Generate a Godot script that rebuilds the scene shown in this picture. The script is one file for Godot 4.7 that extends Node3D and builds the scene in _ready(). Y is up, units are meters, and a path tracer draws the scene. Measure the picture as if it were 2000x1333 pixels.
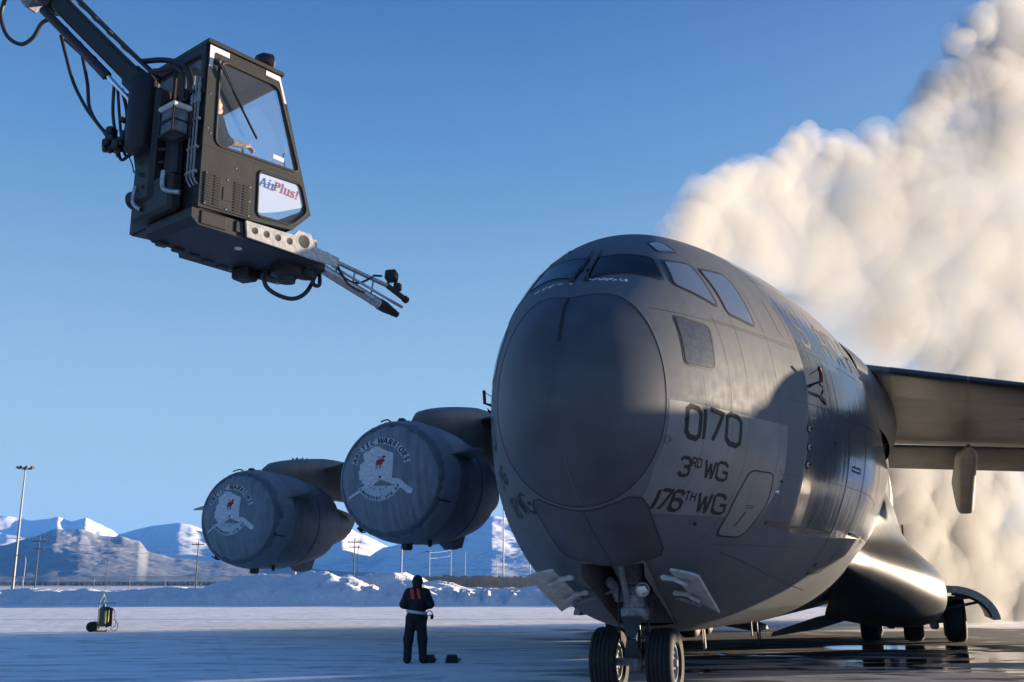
extends Node3D
# A grey military cargo jet being de-iced on a snowy airfield apron at low winter sun.
const SUN_AZ := 66.5
const SUN_EL := 3.4
var rng := RandomNumberGenerator.new()
var used := {}
var M := {}

# ---------------------------------------------------------------- mesh builder
class MB:
	var v := PackedVector3Array()
	var n := PackedVector3Array()
	var uv := PackedVector2Array()
	var col := PackedColorArray()
	var tint := Color(1, 1, 1)
	var idx := PackedInt32Array()
	func add(p: Vector3, nn: Vector3, t := Vector2.ZERO) -> int:
		v.append(p); n.append(nn.normalized()); uv.append(t); col.append(tint)
		return v.size() - 1
	func tri(a: int, b: int, c: int) -> void:
		var g := (v[c] - v[a]).cross(v[b] - v[a])
		if g.dot(n[a] + n[b] + n[c]) < 0.0:
			idx.append_array([a, c, b])
		else:
			idx.append_array([a, b, c])
	func quad(a: Vector3, b: Vector3, c: Vector3, d: Vector3, out := Vector3.ZERO) -> void:
		var nn := (c - a).cross(b - a)
		if nn.length() < 1e-12:
			nn = (d - a).cross(c - a)
		if out != Vector3.ZERO and nn.dot(out) < 0.0:
			nn = -nn
		var i := add(a, nn, Vector2(0, 0))
		add(b, nn, Vector2(1, 0)); add(c, nn, Vector2(1, 1)); add(d, nn, Vector2(0, 1))
		tri(i, i + 1, i + 2); tri(i, i + 2, i + 3)
	func box(c: Vector3, s: Vector3, b := Basis.IDENTITY, bev := 0.0) -> void:
		var h := s / 2.0
		var e := minf(bev, minf(h.x, minf(h.y, h.z)) * 0.6)
		for ax in 3:
			for sg in [-1.0, 1.0]:
				var nn := Vector3.ZERO; nn[ax] = sg
				var u := Vector3.ZERO; u[(ax + 1) % 3] = h[(ax + 1) % 3] - e
				var w := Vector3.ZERO; w[(ax + 2) % 3] = h[(ax + 2) % 3] - e
				var o: Vector3 = nn * h[ax]
				quad(c + b * (o - u - w), c + b * (o + u - w), c + b * (o + u + w), c + b * (o - u + w), b * nn)
		if e > 0.0:
			for ax in 3:
				var a1 := (ax + 1) % 3
				var a2 := (ax + 2) % 3
				for s1 in [-1.0, 1.0]:
					for s2 in [-1.0, 1.0]:
						var l := Vector3.ZERO; l[ax] = h[ax] - e
						var p := Vector3.ZERO; p[a1] = s1 * h[a1]; p[a2] = s2 * (h[a2] - e)
						var q := Vector3.ZERO; q[a1] = s1 * (h[a1] - e); q[a2] = s2 * h[a2]
						var nn := Vector3.ZERO; nn[a1] = s1; nn[a2] = s2
						quad(c + b * (p - l), c + b * (p + l), c + b * (q + l), c + b * (q - l), b * nn)
			for s0 in [-1.0, 1.0]:
				for s1 in [-1.0, 1.0]:
					for s2 in [-1.0, 1.0]:
						var g := Vector3(s0, s1, s2)
						var p0 := g * (h - Vector3(0, e, e)); var p1 := g * (h - Vector3(e, 0, e)); var p2 := g * (h - Vector3(e, e, 0))
						var i := add(c + b * p0, b * g); add(c + b * p1, b * g); add(c + b * p2, b * g)
						tri(i, i + 1, i + 2)
	# rows of points; ring = each row closes on itself; out = a point the normals lead away from (or a direction if far)
	func grid(rows: Array, ring := false, inward := false, uvs := [], skip = null, aim := Vector3.ZERO) -> void:
		var nr := rows.size()
		var nc: int = rows[0].size()
		var base := v.size()
		for r in nr:
			var ctr := Vector3.ZERO
			for p in rows[r]:
				ctr += p
			ctr /= nc
			for c in nc:
				var p: Vector3 = rows[r][c]
				var dr: Vector3 = rows[mini(r + 1, nr - 1)][c] - rows[maxi(r - 1, 0)][c]
				var c0 := (c - 1 + nc) % nc if ring else maxi(c - 1, 0)
				var c1 := (c + 1) % nc if ring else mini(c + 1, nc - 1)
				if ring and rows[r][0].distance_to(rows[r][nc - 1]) < 1e-6:
					c0 = c - 1 if c > 0 else nc - 2
					c1 = c + 1 if c < nc - 1 else 1
				var dc: Vector3 = rows[r][c1] - rows[r][c0]
				if dc.length() < 1e-7:
					var rr := mini(r + 1, nr - 1) if r == 0 else r - 1
					dc = rows[rr][c1] - rows[rr][c0]
				var nn := dr.cross(dc)
				var ref := p - ctr
				if ref.length() < 1e-5:
					ref = rows[mini(r + 1, nr - 1)][c] - ctr
				if aim != Vector3.ZERO:
					if nn.dot(aim) < 0.0:
						nn = -nn
				elif nn.dot(ref) < 0.0 if not inward else nn.dot(ref) > 0.0:
					nn = -nn
				if nn.length() < 1e-12:
					nn = p - ctr if (p - ctr).length() > 1e-6 else Vector3.UP
				add(p, nn, uvs[r][c] if uvs.size() else Vector2(float(c) / (nc - 1), float(r) / (nr - 1)))
		var lim := nc if ring and rows[0][0].distance_to(rows[0][nc - 1]) > 1e-6 and nr > 1 and rows[nr - 1][0].distance_to(rows[nr - 1][nc - 1]) > 1e-6 else nc - 1
		for r in nr - 1:
			for c in lim:
				if skip != null and skip.call(r, c):
					continue
				var d := (c + 1) % nc
				var a0 := base + r * nc + c
				var a1 := base + r * nc + d
				var b0 := base + (r + 1) * nc + c
				var b1 := base + (r + 1) * nc + d
				tri(a0, a1, b1); tri(a0, b1, b0)
	func lathe(o: Vector3, axis: Vector3, prof: Array, sides := 24) -> void:
		var z := axis.normalized()
		var x := z.cross(Vector3.UP if absf(z.y) < 0.9 else Vector3.RIGHT).normalized()
		var y := z.cross(x)
		var ns := []
		for i in prof.size() - 1:
			var d: Vector2 = prof[i + 1] - prof[i]
			ns.append(Vector2(-d.y, d.x).normalized())
		for i in prof.size() - 1:
			var d: Vector2 = prof[i + 1] - prof[i]
			if d.length() < 1e-7:
				continue
			var n0: Vector2 = ns[i]
			var n1: Vector2 = ns[i]
			if i > 0 and ns[i - 1].dot(ns[i]) > 0.75:
				n0 = ns[i] + ns[i - 1]
			if i < ns.size() - 1 and ns[i + 1].dot(ns[i]) > 0.75:
				n1 = ns[i] + ns[i + 1]
			var b := v.size()
			for k in sides + 1:
				var a := TAU * k / sides
				var rd := x * cos(a) + y * sin(a)
				add(o + z * prof[i].x + rd * prof[i].y, (z * n0.x + rd * n0.y), Vector2(float(k) / sides, float(i) / prof.size()))
				add(o + z * prof[i + 1].x + rd * prof[i + 1].y, (z * n1.x + rd * n1.y), Vector2(float(k) / sides, float(i + 1) / prof.size()))
			for k in sides:
				var q := b + k * 2
				if prof[i].y > 1e-6:
					tri(q, q + 2, q + 3 if prof[i + 1].y > 1e-6 else q + 1)
				if prof[i + 1].y > 1e-6:
					tri(q, q + 3, q + 1)
	func rod(a: Vector3, b: Vector3, r: float, sides := 10, r2 := -1.0) -> void:
		var l := a.distance_to(b)
		var q := r if r2 < 0.0 else r2
		var e := minf(r, q) * 0.15
		lathe(a, b - a, [Vector2(0, 0), Vector2(0, r - e), Vector2(e, r), Vector2(l - e, q), Vector2(l, q - e), Vector2(l, 0)], sides)
	func tube(pts: Array, r: float, sides := 7, smooth_steps := 5) -> void:
		var p := []
		if smooth_steps > 1 and pts.size() > 2:
			for i in pts.size() - 1:
				var p0: Vector3 = pts[maxi(i - 1, 0)]
				var p3: Vector3 = pts[mini(i + 2, pts.size() - 1)]
				for k in smooth_steps:
					p.append(pts[i].cubic_interpolate(pts[i + 1], p0, p3, float(k) / smooth_steps))
			p.append(pts[-1])
		else:
			p = pts
		var rows := []
		var x := Vector3.ZERO
		for i in p.size():
			var d: Vector3 = (p[mini(i + 1, p.size() - 1)] - p[maxi(i - 1, 0)]).normalized()
			if x == Vector3.ZERO:
				x = d.cross(Vector3.UP if absf(d.y) < 0.9 else Vector3.RIGHT).normalized()
			x = (x - d * x.dot(d)).normalized()
			var y := d.cross(x)
			var row := PackedVector3Array()
			for k in sides:
				var a := TAU * k / sides
				row.append(p[i] + (x * cos(a) + y * sin(a)) * r)
			rows.append(row)
		grid(rows, true)
	# flat polygon in the plane of ux, uy at o, thickened by th along ux x uy (centred from 0 to th)
	func plate(poly: PackedVector2Array, o: Vector3, ux: Vector3, uy: Vector3, th: float, holes := []) -> void:
		var w := ux.cross(uy).normalized()
		var t := Geometry2D.triangulate_polygon(poly)
		for k in 2:
			var nn := w if k == 1 else -w
			var b := v.size()
			for q in poly:
				add(o + ux * q.x + uy * q.y + w * (th if k == 1 else 0.0), nn, q)
			for i in range(0, t.size(), 3):
				tri(b + t[i], b + t[i + 1], b + t[i + 2])
		var ctr := Vector2.ZERO
		for q in poly:
			ctr += q
		ctr /= poly.size()
		var turn := 1.0 if not Geometry2D.is_polygon_clockwise(poly) else -1.0
		for i in poly.size():
			var a: Vector2 = poly[i]
			var c: Vector2 = poly[(i + 1) % poly.size()]
			var d := c - a
			var od := Vector2(d.y, -d.x) * turn
			quad(o + ux * a.x + uy * a.y, o + ux * c.x + uy * c.y, o + ux * c.x + uy * c.y + w * th, o + ux * a.x + uy * a.y + w * th, ux * od.x + uy * od.y)
	func mesh() -> ArrayMesh:
		var a := []
		a.resize(Mesh.ARRAY_MAX)
		a[Mesh.ARRAY_VERTEX] = v; a[Mesh.ARRAY_NORMAL] = n; a[Mesh.ARRAY_TEX_UV] = uv; a[Mesh.ARRAY_COLOR] = col; a[Mesh.ARRAY_INDEX] = idx
		var m := ArrayMesh.new()
		m.add_surface_from_arrays(Mesh.PRIMITIVE_TRIANGLES, a)
		return m

# ---------------------------------------------------------------- naming
func W(x: float, y: float, z: float) -> Vector3:
	return Vector3(x, y, -z)

func numbered(parent: Node, called: String) -> String:
	var key := "%d/%s" % [parent.get_instance_id(), called]
	used[key] = used.get(key, -1) + 1
	return called if used[key] == 0 else "%s_%03d" % [called, used[key]]

func tag(o: Node, label: String, category: String, group := "") -> Node:
	o.set_meta("label", label); o.set_meta("category", category)
	if group:
		o.set_meta("group", group)
	return o

func thing(called: String, label: String, category: String, at: Vector3, group := "") -> Node3D:
	var o := Node3D.new()
	o.name = numbered(self, called)
	add_child(o)
	o.position = at
	tag(o, label, category, group)
	return o

func part(called: String, what, m: Material, parent: Node = self) -> MeshInstance3D:
	var o := MeshInstance3D.new()
	o.name = numbered(parent, called)
	o.mesh = what.mesh() if what is MB else what
	o.material_override = m
	parent.add_child(o, true)
	return o

func struct(called: String, what, m: Material) -> MeshInstance3D:
	var o := part(called, what, m)
	o.set_meta("kind", "structure")
	return o

# ---------------------------------------------------------------- materials
func mat(r: float, g: float, b: float, rough := 0.6, metal := 0.0) -> StandardMaterial3D:
	var m := StandardMaterial3D.new()
	m.albedo_color = Color(r, g, b).linear_to_srgb()
	m.roughness = rough
	m.metallic = metal
	return m

func noise_tex(freq: float, size: int, seed_: int, lo: Color, hi: Color, oct := 4, normal := false, bump := 4.0) -> NoiseTexture2D:
	var n := FastNoiseLite.new()
	n.seed = seed_; n.frequency = freq; n.fractal_octaves = oct; n.noise_type = FastNoiseLite.TYPE_SIMPLEX_SMOOTH
	var t := NoiseTexture2D.new()
	t.width = size; t.height = size; t.seamless = true; t.noise = n
	if normal:
		t.as_normal_map = true; t.bump_strength = bump
	else:
		var g := Gradient.new()
		g.set_color(0, lo); g.set_color(1, hi)
		t.color_ramp = g
	return t

func tri_mat(m: StandardMaterial3D, scale: float, world := false) -> StandardMaterial3D:
	m.uv1_triplanar = true
	m.uv1_world_triplanar = world
	m.uv1_scale = Vector3.ONE * scale
	return m

func grime(r: float, g: float, b: float, rough: float, metal := 0.0, spread := 0.35, scale := 0.8, seed_ := 1) -> StandardMaterial3D:
	var m := mat(r, g, b, rough, metal)
	var hi := Color(1, 1, 1); var lo := Color(1 - spread, 1 - spread, 1 - spread)
	m.albedo_texture = noise_tex(0.012, 256, seed_, lo, hi, 5)
	return tri_mat(m, scale)

func materials() -> void:
	M.paint = grime(.15, .155, .155, .5, 0.0, .28, .35, 3)
	M.paint_dark = grime(.055, .058, .064, .5, 0.0, .3, .5, 4)
	M.radome = grime(.065, .077, .096, .5, 0.0, .25, .5, 14)
	M.line = mat(.018, .018, .02, .7)
	M.ink = mat(.012, .012, .012, .75)
	M.tan = mat(.13, .11, .075, .6)
	M.patch = grime(.19, .205, .215, .5, 0.0, .18, .5, 8)
	M.glass_dark = mat(.46, .43, .38, .06, .8)
	M.glass_front = mat(.006, .008, .012, .08)
	M.glass_front.metallic_specular = .3
	M.glass_frost = grime(.14, .145, .15, .32, .3, .3, 3.0, 5)
	M.white = grime(.62, .62, .6, .45, 0.0, .3, 2.0, 6)
	M.gear = grime(.36, .38, .4, .4, 0.0, .4, 3.0, 7)
	M.steel = mat(.6, .6, .6, .22, 1.0)
	M.chrome = mat(.8, .8, .82, .12, 1.0)
	M.rubber = grime(.022, .022, .024, .75, 0.0, .4, 4.0, 9)
	M.black = mat(.012, .012, .013, .5)
	M.red = mat(.16, .012, .015, .7)
	M.olive = grime(.028, .027, .019, .42, 0.0, .25, 1.2, 11)
	M.boom = grime(.018, .018, .017, .5, 0.0, .35, 1.2, 12)
	M.hose = mat(.014, .014, .016, .5)
	M.alu = grime(.55, .57, .6, .35, .6, .3, 3.0, 13)
	M.beam = grime(.62, .6, .56, .45, 0.0, .25, 3.0, 15)
	var g := mat(.8, .9, 1.0, .03)
	g.albedo_color.a = .04
	g.transparency = BaseMaterial3D.TRANSPARENCY_ALPHA
	M.pane = g
	M.wet_paint = grime(.095, .10, .104, .3, 0.0, .3, .5, 16)
	M.nacelle = grime(.145, .165, .19, .5, 0.0, .25, .6, 17)
	M.canvas = grime(.235, .26, .29, .85, 0.0, .12, .7, 18)
	M.print_grey = mat(.52, .56, .60, .75)
	M.print_white = grime(.78, .80, .82, .75, 0.0, .2, 3.0, 19)
	M.print_red = mat(.36, .03, .02, .7)
	M.print_dark = mat(.012, .014, .02, .7)
	M.print_blue = mat(.03, .06, .30, .6)
	M.tape = mat(.55, .56, .58, .4)
	M.wing = grime(.19, .185, .17, .55, 0.0, .3, .25, 20)
	M.well = mat(.1, .1, .1, .7)

func sky_image() -> Image:
	var w := 512; var h := 256
	var im := Image.create(w, h, false, Image.FORMAT_RGBF)
	var az := deg_to_rad(SUN_AZ)
	var sd := Vector3(sin(az) * cos(deg_to_rad(SUN_EL)), sin(deg_to_rad(SUN_EL)), -cos(az) * cos(deg_to_rad(SUN_EL)))
	var ramp := Gradient.new()
	ramp.offsets = PackedFloat32Array([0.0, .05, .17, .39, .53, 1.0])
	ramp.colors = PackedColorArray([Color(.47, .61, .69), Color(.43, .60, .71), Color(.325, .53, .73), Color(.125, .30, .585), Color(.064, .185, .47), Color(.03, .10, .32)])
	for y in h:
		var el := PI / 2 - (y + .5) / h * PI
		for x in w:
			var th := (x + .5) / w * TAU
			var d := Vector3(sin(th) * cos(el), sin(el), -cos(th) * cos(el))
			var up := maxf(d.y, 0.0)
			var c := ramp.sample(up)
			var s := maxf(d.dot(sd), 0.0)
			var gl := pow(s, 3.0) * .32 + pow(s, 14.0) * .35
			c += Color(.62, .66, .68) * gl * 1.4 * (.45 + .55 * pow(1.0 - up, 3.0))
			if d.y < 0.0:
				c = c.lerp(Color(.3, .36, .46), minf(1.0, -d.y * 8.0))
			im.set_pixel(x, y, c)
	return im

# ---------------------------------------------------------------- aircraft skin
const KN := [0.0, .12, .4, .9, 1.6, 2.5, 3.6, 5.0, 6.8, 9.0, 12.0]
const KW := [0.0, .30, .68, 1.10, 1.50, 1.873, 2.304, 2.815, 3.248, 3.555, 3.595]
const KT := [3.909, 4.54, 5.149, 5.582, 6.109, 6.748, 7.213, 7.474, 7.674, 7.762, 7.839]
const KB := [3.909, 3.493, 3.115, 2.707, 2.318, 1.921, 1.407, .888, .844, .829, .771]
const KM := [3.909, 3.953, 3.99, 4.04, 4.099, 4.155, 4.162, 4.205, 4.322, 4.49, 4.711]
const EXP := 2.074
var slopes := []
var plane: Node3D

func make_slopes() -> void:
	for y in [KW, KT, KB, KM]:
		var m := PackedFloat64Array()
		m.resize(KN.size())
		var d := []
		for i in KN.size() - 1:
			d.append((y[i + 1] - y[i]) / (sqrt(KN[i + 1]) - sqrt(KN[i])))
		m[0] = d[0]
		for i in range(1, KN.size() - 1):
			m[i] = 2.0 * d[i - 1] * d[i] / (d[i - 1] + d[i]) if d[i - 1] * d[i] > 0.0 else 0.0
		slopes.append(m)

func sec(s: float) -> Array:   # half width, top, bottom, height of the widest place
	var q := sqrt(clampf(s, 0.0, 11.9999))
	var i := 0
	while i < KN.size() - 2 and sqrt(KN[i + 1]) <= q:
		i += 1
	var x0 := sqrt(KN[i])
	var h := sqrt(KN[i + 1]) - x0
	var t := (q - x0) / h
	var t2 := t * t
	var t3 := t2 * t
	var out := []
	var k := 0
	for y in [KW, KT, KB, KM]:
		out.append((2 * t3 - 3 * t2 + 1) * y[i] + (t3 - 2 * t2 + t) * h * slopes[k][i] + (-2 * t3 + 3 * t2) * y[i + 1] + (t3 - t2) * h * slopes[k][i + 1])
		k += 1
	if s > 30.0:
		var u := clampf((s - 30.0) / 19.0, 0.0, 1.0)
		out[0] = out[0] * (1.0 - .82 * pow(u, 1.6))
		out[2] = lerpf(out[2], 6.3, pow(u, 1.25))
		out[3] = lerpf(out[3], 7.0, u)
		out[1] = out[1] - .2 * u
	return out

func skin(s: float, phi: float) -> Vector3:
	var q := sec(s)
	var c := cos(phi)
	var n := sin(phi)
	var l: float = q[0] * signf(c) * pow(absf(c), 2.0 / EXP)
	var y := signf(n) * pow(absf(n), 2.0 / EXP)
	return Vector3(l, q[3] + (q[1] - q[3]) * y if y > 0 else q[3] + (q[3] - q[2]) * y, -s)

func field(p: Vector3) -> float:
	var q := sec(-p.z)
	var yy: float = (p.y - q[3]) / maxf(q[1] - q[3], 1e-4) if p.y > q[3] else (p.y - q[3]) / maxf(q[3] - q[2], 1e-4)
	return pow(absf(p.x) / maxf(q[0], 1e-4), EXP) + pow(absf(yy), EXP)

func skin_normal(p: Vector3) -> Vector3:
	var e := .01
	return Vector3(field(p + Vector3(e, 0, 0)) - field(p - Vector3(e, 0, 0)), field(p + Vector3(0, e, 0)) - field(p - Vector3(0, e, 0)), field(p + Vector3(0, 0, e)) - field(p - Vector3(0, 0, e))).normalized()

func on_side(q: Vector2, off: float, sg := 1.0) -> Vector3:   # station, height
	var k := sec(q.x)
	var yy: float = (q.y - k[3]) / (k[1] - k[3]) if q.y > k[3] else (q.y - k[3]) / (k[3] - k[2])
	var p := Vector3(sg * k[0] * pow(maxf(0.0, 1.0 - pow(absf(yy), EXP)), 1.0 / EXP), q.y, -q.x)
	return p + skin_normal(p) * off

func on_top(q: Vector2, off: float, sg := 1.0) -> Vector3:    # station, lateral
	var k := sec(q.x)
	var y: float = pow(maxf(0.0, 1.0 - pow(absf(q.y) / k[0], EXP)), 1.0 / EXP)
	var p := Vector3(sg * q.y, k[3] + (k[1] - k[3]) * y, -q.x)
	return p + skin_normal(p) * off

func on_belly(q: Vector2, off: float, sg := 1.0) -> Vector3:
	var k := sec(q.x)
	var y: float = pow(maxf(0.0, 1.0 - pow(absf(q.y) / k[0], EXP)), 1.0 / EXP)
	var p := Vector3(sg * q.y, k[3] - (k[3] - k[2]) * y, -q.x)
	return p + skin_normal(p) * off

func rounded(pts: Array, r: float, n := 4) -> PackedVector2Array:
	var o := PackedVector2Array()
	for i in pts.size():
		var a: Vector2 = pts[(i - 1 + pts.size()) % pts.size()]
		var b: Vector2 = pts[i]
		var c: Vector2 = pts[(i + 1) % pts.size()]
		var r1 := minf(r, minf(a.distance_to(b), b.distance_to(c)) * .45)
		var p := b + (a - b).normalized() * r1
		var q := b + (c - b).normalized() * r1
		for k in n + 1:
			var t := float(k) / n
			o.append(p.lerp(b, t).lerp(b.lerp(q, t), t))
	return o

func dense(poly: PackedVector2Array, step: float) -> PackedVector2Array:
	var o := PackedVector2Array()
	for i in poly.size():
		var a := poly[i]
		var b := poly[(i + 1) % poly.size()]
		var k := maxi(1, int(ceil(a.distance_to(b) / step)))
		for j in k:
			o.append(a.lerp(b, float(j) / k))
	return o

func skin_patch(mb: MB, where: Callable, poly: PackedVector2Array, off: float, sg := 1.0, rings := 7) -> void:
	var c := Vector2.ZERO
	for q in poly:
		c += q
	c /= poly.size()
	var rows := []
	for r in rings + 1:
		var row := PackedVector3Array()
		for q in poly:
			row.append(where.call(c.lerp(q, maxf(float(r) / rings, .001)), off, sg))
		row.append(row[0])
		rows.append(row)
	var edge := PackedVector3Array()
	for q in poly:
		edge.append(where.call(q, -.004, sg))
	edge.append(edge[0])
	var b := mb.v.size()
	mb.grid(rows, true, false, [], null, skin_normal(where.call(c, 0.0, sg)))
	for i in range(b, mb.v.size()):
		mb.n[i] = skin_normal(mb.v[i])
	mb.grid([rows[-1], edge], false, false, [], null, Vector3.ZERO)

func skin_ribbon(mb: MB, where: Callable, pts: PackedVector2Array, width: float, off: float, closed := false, sg := 1.0, step := .08) -> void:
	var p := pts.duplicate()
	var n := p.size()
	var L := PackedVector2Array()
	var R := PackedVector2Array()
	for i in n:
		var a := p[(i - 1 + n) % n] if closed or i > 0 else p[i]
		var c := p[(i + 1) % n] if closed or i < n - 1 else p[i]
		var d0 := (p[i] - a).normalized() if a != p[i] else (c - p[i]).normalized()
		var d1 := (c - p[i]).normalized() if c != p[i] else d0
		var m := (d0.orthogonal() + d1.orthogonal()).normalized()
		var k := 1.0 / maxf(.45, m.dot(d0.orthogonal()))
		L.append(p[i] + m * width * .5 * k)
		R.append(p[i] - m * width * .5 * k)
	for i in (n if closed else n - 1):
		var j := (i + 1) % n
		var steps := maxi(1, int(ceil(p[i].distance_to(p[j]) / step)))
		for q in steps:
			var t0 := float(q) / steps
			var t1 := float(q + 1) / steps
			var a: Vector3 = where.call(L[i].lerp(L[j], t0), off, sg)
			var b: Vector3 = where.call(L[i].lerp(L[j], t1), off, sg)
			var c: Vector3 = where.call(R[i].lerp(R[j], t1), off, sg)
			var d: Vector3 = where.call(R[i].lerp(R[j], t0), off, sg)
			mb.quad(a, b, c, d, skin_normal(a))

# octagonal stencil letters, strokes in a unit box
const GLYPH := {
	"0": ["c.25,0 .75,0 1,.14 1,.86 .75,1 .25,1 0,.86 0,.14"],
	"1": [".5,0 .5,1"],
	"3": ["0,.82 .25,1 .75,1 1,.86 1,.62 .75,.52 .4,.52", ".75,.515 1,.4 1,.14 .75,0 .25,0 0,.16"],
	"6": ["1,.84 .75,1 .25,1 0,.86 0,.14 .25,0 .75,0 1,.14 1,.42 .75,.56 .06,.56"],
	"7": ["0,1 1,1 .3,0"],
	"R": ["0,0 0,1 .75,1 1,.88 1,.62 .75,.5 .05,.5", ".45,.49 1,0"],
	"D": ["c0,0 0,1 .7,1 1,.82 1,.18 .7,0"],
	"W": ["0,1 .25,0", ".25,0 .5,.85", ".5,.85 .75,0", ".75,0 1,1"],
	"G": ["1,.82 .75,1 .25,1 0,.86 0,.14 .25,0 .75,0 1,.14 1,.46 .55,.46"],
	"T": ["0,1 1,1", ".5,.98 .5,0"],
	"H": ["0,0 0,1", "1,0 1,1", ".05,.5 .95,.5"],
	"U": ["0,1 0,.14 .25,0 .75,0 1,.14 1,1"],
	"S": ["1,.86 .75,1 .25,1 0,.86 0,.62 .25,.52 .75,.48 1,.38 1,.14 .75,0 .25,0 0,.14"],
	".": [".35,.05 .65,.05"],
	"A": ["0,0 0,.8 .5,1 1,.8 1,0", ".05,.42 .95,.42"],
	"I": [".5,0 .5,1"],
	"F": ["0,0 0,1 1,1", ".05,.52 .8,.52"],
	"O": ["c.25,0 .75,0 1,.14 1,.86 .75,1 .25,1 0,.86 0,.14"],
	"C": ["1,.84 .75,1 .25,1 0,.86 0,.14 .25,0 .75,0 1,.16"],
	"E": ["1,0 0,0 0,1 1,1", ".05,.52 .8,.52"],
}

func letter(mb: MB, ch: String, s0: float, s1: float, y0: float, y1: float, width: float, sg: float, drop := 0.0, slant := 0.0) -> void:
	var k := 0
	for line in GLYPH[ch]:
		var closed: bool = line.begins_with("c")
		var pts := PackedVector2Array()
		for w in line.trim_prefix("c").split(" "):
			var q: PackedStringArray = w.split(",")
			var u := float(q[0]) if sg > 0 else 1.0 - float(q[0])
			var t := float(q[1])
			pts.append(Vector2(lerpf(s0, s1, u) + slant * (1.0 - t), lerpf(y0, y1, t) + drop * u))
		skin_ribbon(mb, on_side, pts, width, .003 + .0012 * k, closed, sg, .06)
		k += 1

# ---------------------------------------------------------------- bodies: smooth union of tapered capsules, meshed by surface nets
func flesh(bones: Array, cell: float, k: float) -> MB:
	var lo := Vector3.ONE * 1e9
	var hi := -lo
	for b in bones:
		for i in 2:
			var r: float = maxf(b[2], b[3]) + cell * 3.0
			lo = lo.min(b[i] - Vector3.ONE * r); hi = hi.max(b[i] + Vector3.ONE * r)
	var n := Vector3i(((hi - lo) / cell).ceil()) + Vector3i.ONE
	var acc := PackedFloat32Array()
	acc.resize(n.x * n.y * n.z)
	for b in bones:
		var a: Vector3 = b[0]
		var ab: Vector3 = b[1] - a
		var l2 := maxf(ab.length_squared(), 1e-9)
		var r0: float = b[2]
		var dr: float = b[3] - b[2]
		var pad := maxf(b[2], b[3]) + 4.0 / k
		var i0 := Vector3i(((a.min(b[1]) - Vector3.ONE * pad - lo) / cell).floor()).max(Vector3i.ZERO)
		var i1 := Vector3i(((a.max(b[1]) + Vector3.ONE * pad - lo) / cell).ceil()).min(n - Vector3i.ONE)
		var sq: Vector3 = b[4] if b.size() > 4 else Vector3.ONE
		for z in range(i0.z, i1.z + 1):
			for y in range(i0.y, i1.y + 1):
				var row := (z * n.y + y) * n.x
				for x in range(i0.x, i1.x + 1):
					var p := lo + Vector3(x, y, z) * cell - a
					var t := clampf(p.dot(ab) / l2, 0.0, 1.0)
					var d := ((p - ab * t) / sq).length() - r0 - dr * t
					acc[row + x] += exp(-k * d)
	var f := func(x, y, z) -> float:
		return -log(maxf(acc[(z * n.y + y) * n.x + x], 1e-30)) / k
	var mb := MB.new()
	var at := {}
	for z in n.z - 1:
		for y in n.y - 1:
			for x in n.x - 1:
				var row := (z * n.y + y) * n.x + x
				var c := 0
				for o in [0, 1, n.x, n.x + 1, n.x * n.y, n.x * n.y + 1, n.x * n.y + n.x, n.x * n.y + n.x + 1]:
					if acc[row + o] > 1.0:
						c += 1
				if c == 0 or c == 8:
					continue
				var s := Vector3.ZERO
				var m := 0
				for e in 12:
					var ax := e / 4
					var o := Vector3i.ZERO
					o[(ax + 1) % 3] = e % 2
					o[(ax + 2) % 3] = (e / 2) % 2
					var o2 := o
					o2[ax] = 1
					var d0: float = f.call(x + o.x, y + o.y, z + o.z)
					var d1: float = f.call(x + o2.x, y + o2.y, z + o2.z)
					if (d0 < 0.0) != (d1 < 0.0):
						s += Vector3(o).lerp(Vector3(o2), d0 / (d0 - d1))
						m += 1
				var p := s / m
				var g := Vector3(f.call(x + 1, y, z) - f.call(x, y, z) + f.call(x + 1, y + 1, z + 1) - f.call(x, y + 1, z + 1), f.call(x, y + 1, z) - f.call(x, y, z) + f.call(x + 1, y + 1, z + 1) - f.call(x + 1, y, z + 1), f.call(x, y, z + 1) - f.call(x, y, z) + f.call(x + 1, y + 1, z + 1) - f.call(x + 1, y + 1, z))
				at[row] = mb.add(lo + (Vector3(x, y, z) + p) * cell, g)
	for row in at:
		var x: int = row % n.x
		var y: int = (row / n.x) % n.y
		var z: int = row / (n.x * n.y)
		var st := [1, n.x, n.x * n.y]
		for ax in 3:
			var b1: int = st[(ax + 1) % 3]
			var b2: int = st[(ax + 2) % 3]
			if (acc[row] > 1.0) != (acc[row + st[ax]] > 1.0):
				if at.has(row - b1) and at.has(row - b2) and at.has(row - b1 - b2):
					mb.tri(at[row], at[row - b1], at[row - b1 - b2])
					mb.tri(at[row], at[row - b1 - b2], at[row - b2])
	return mb

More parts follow.
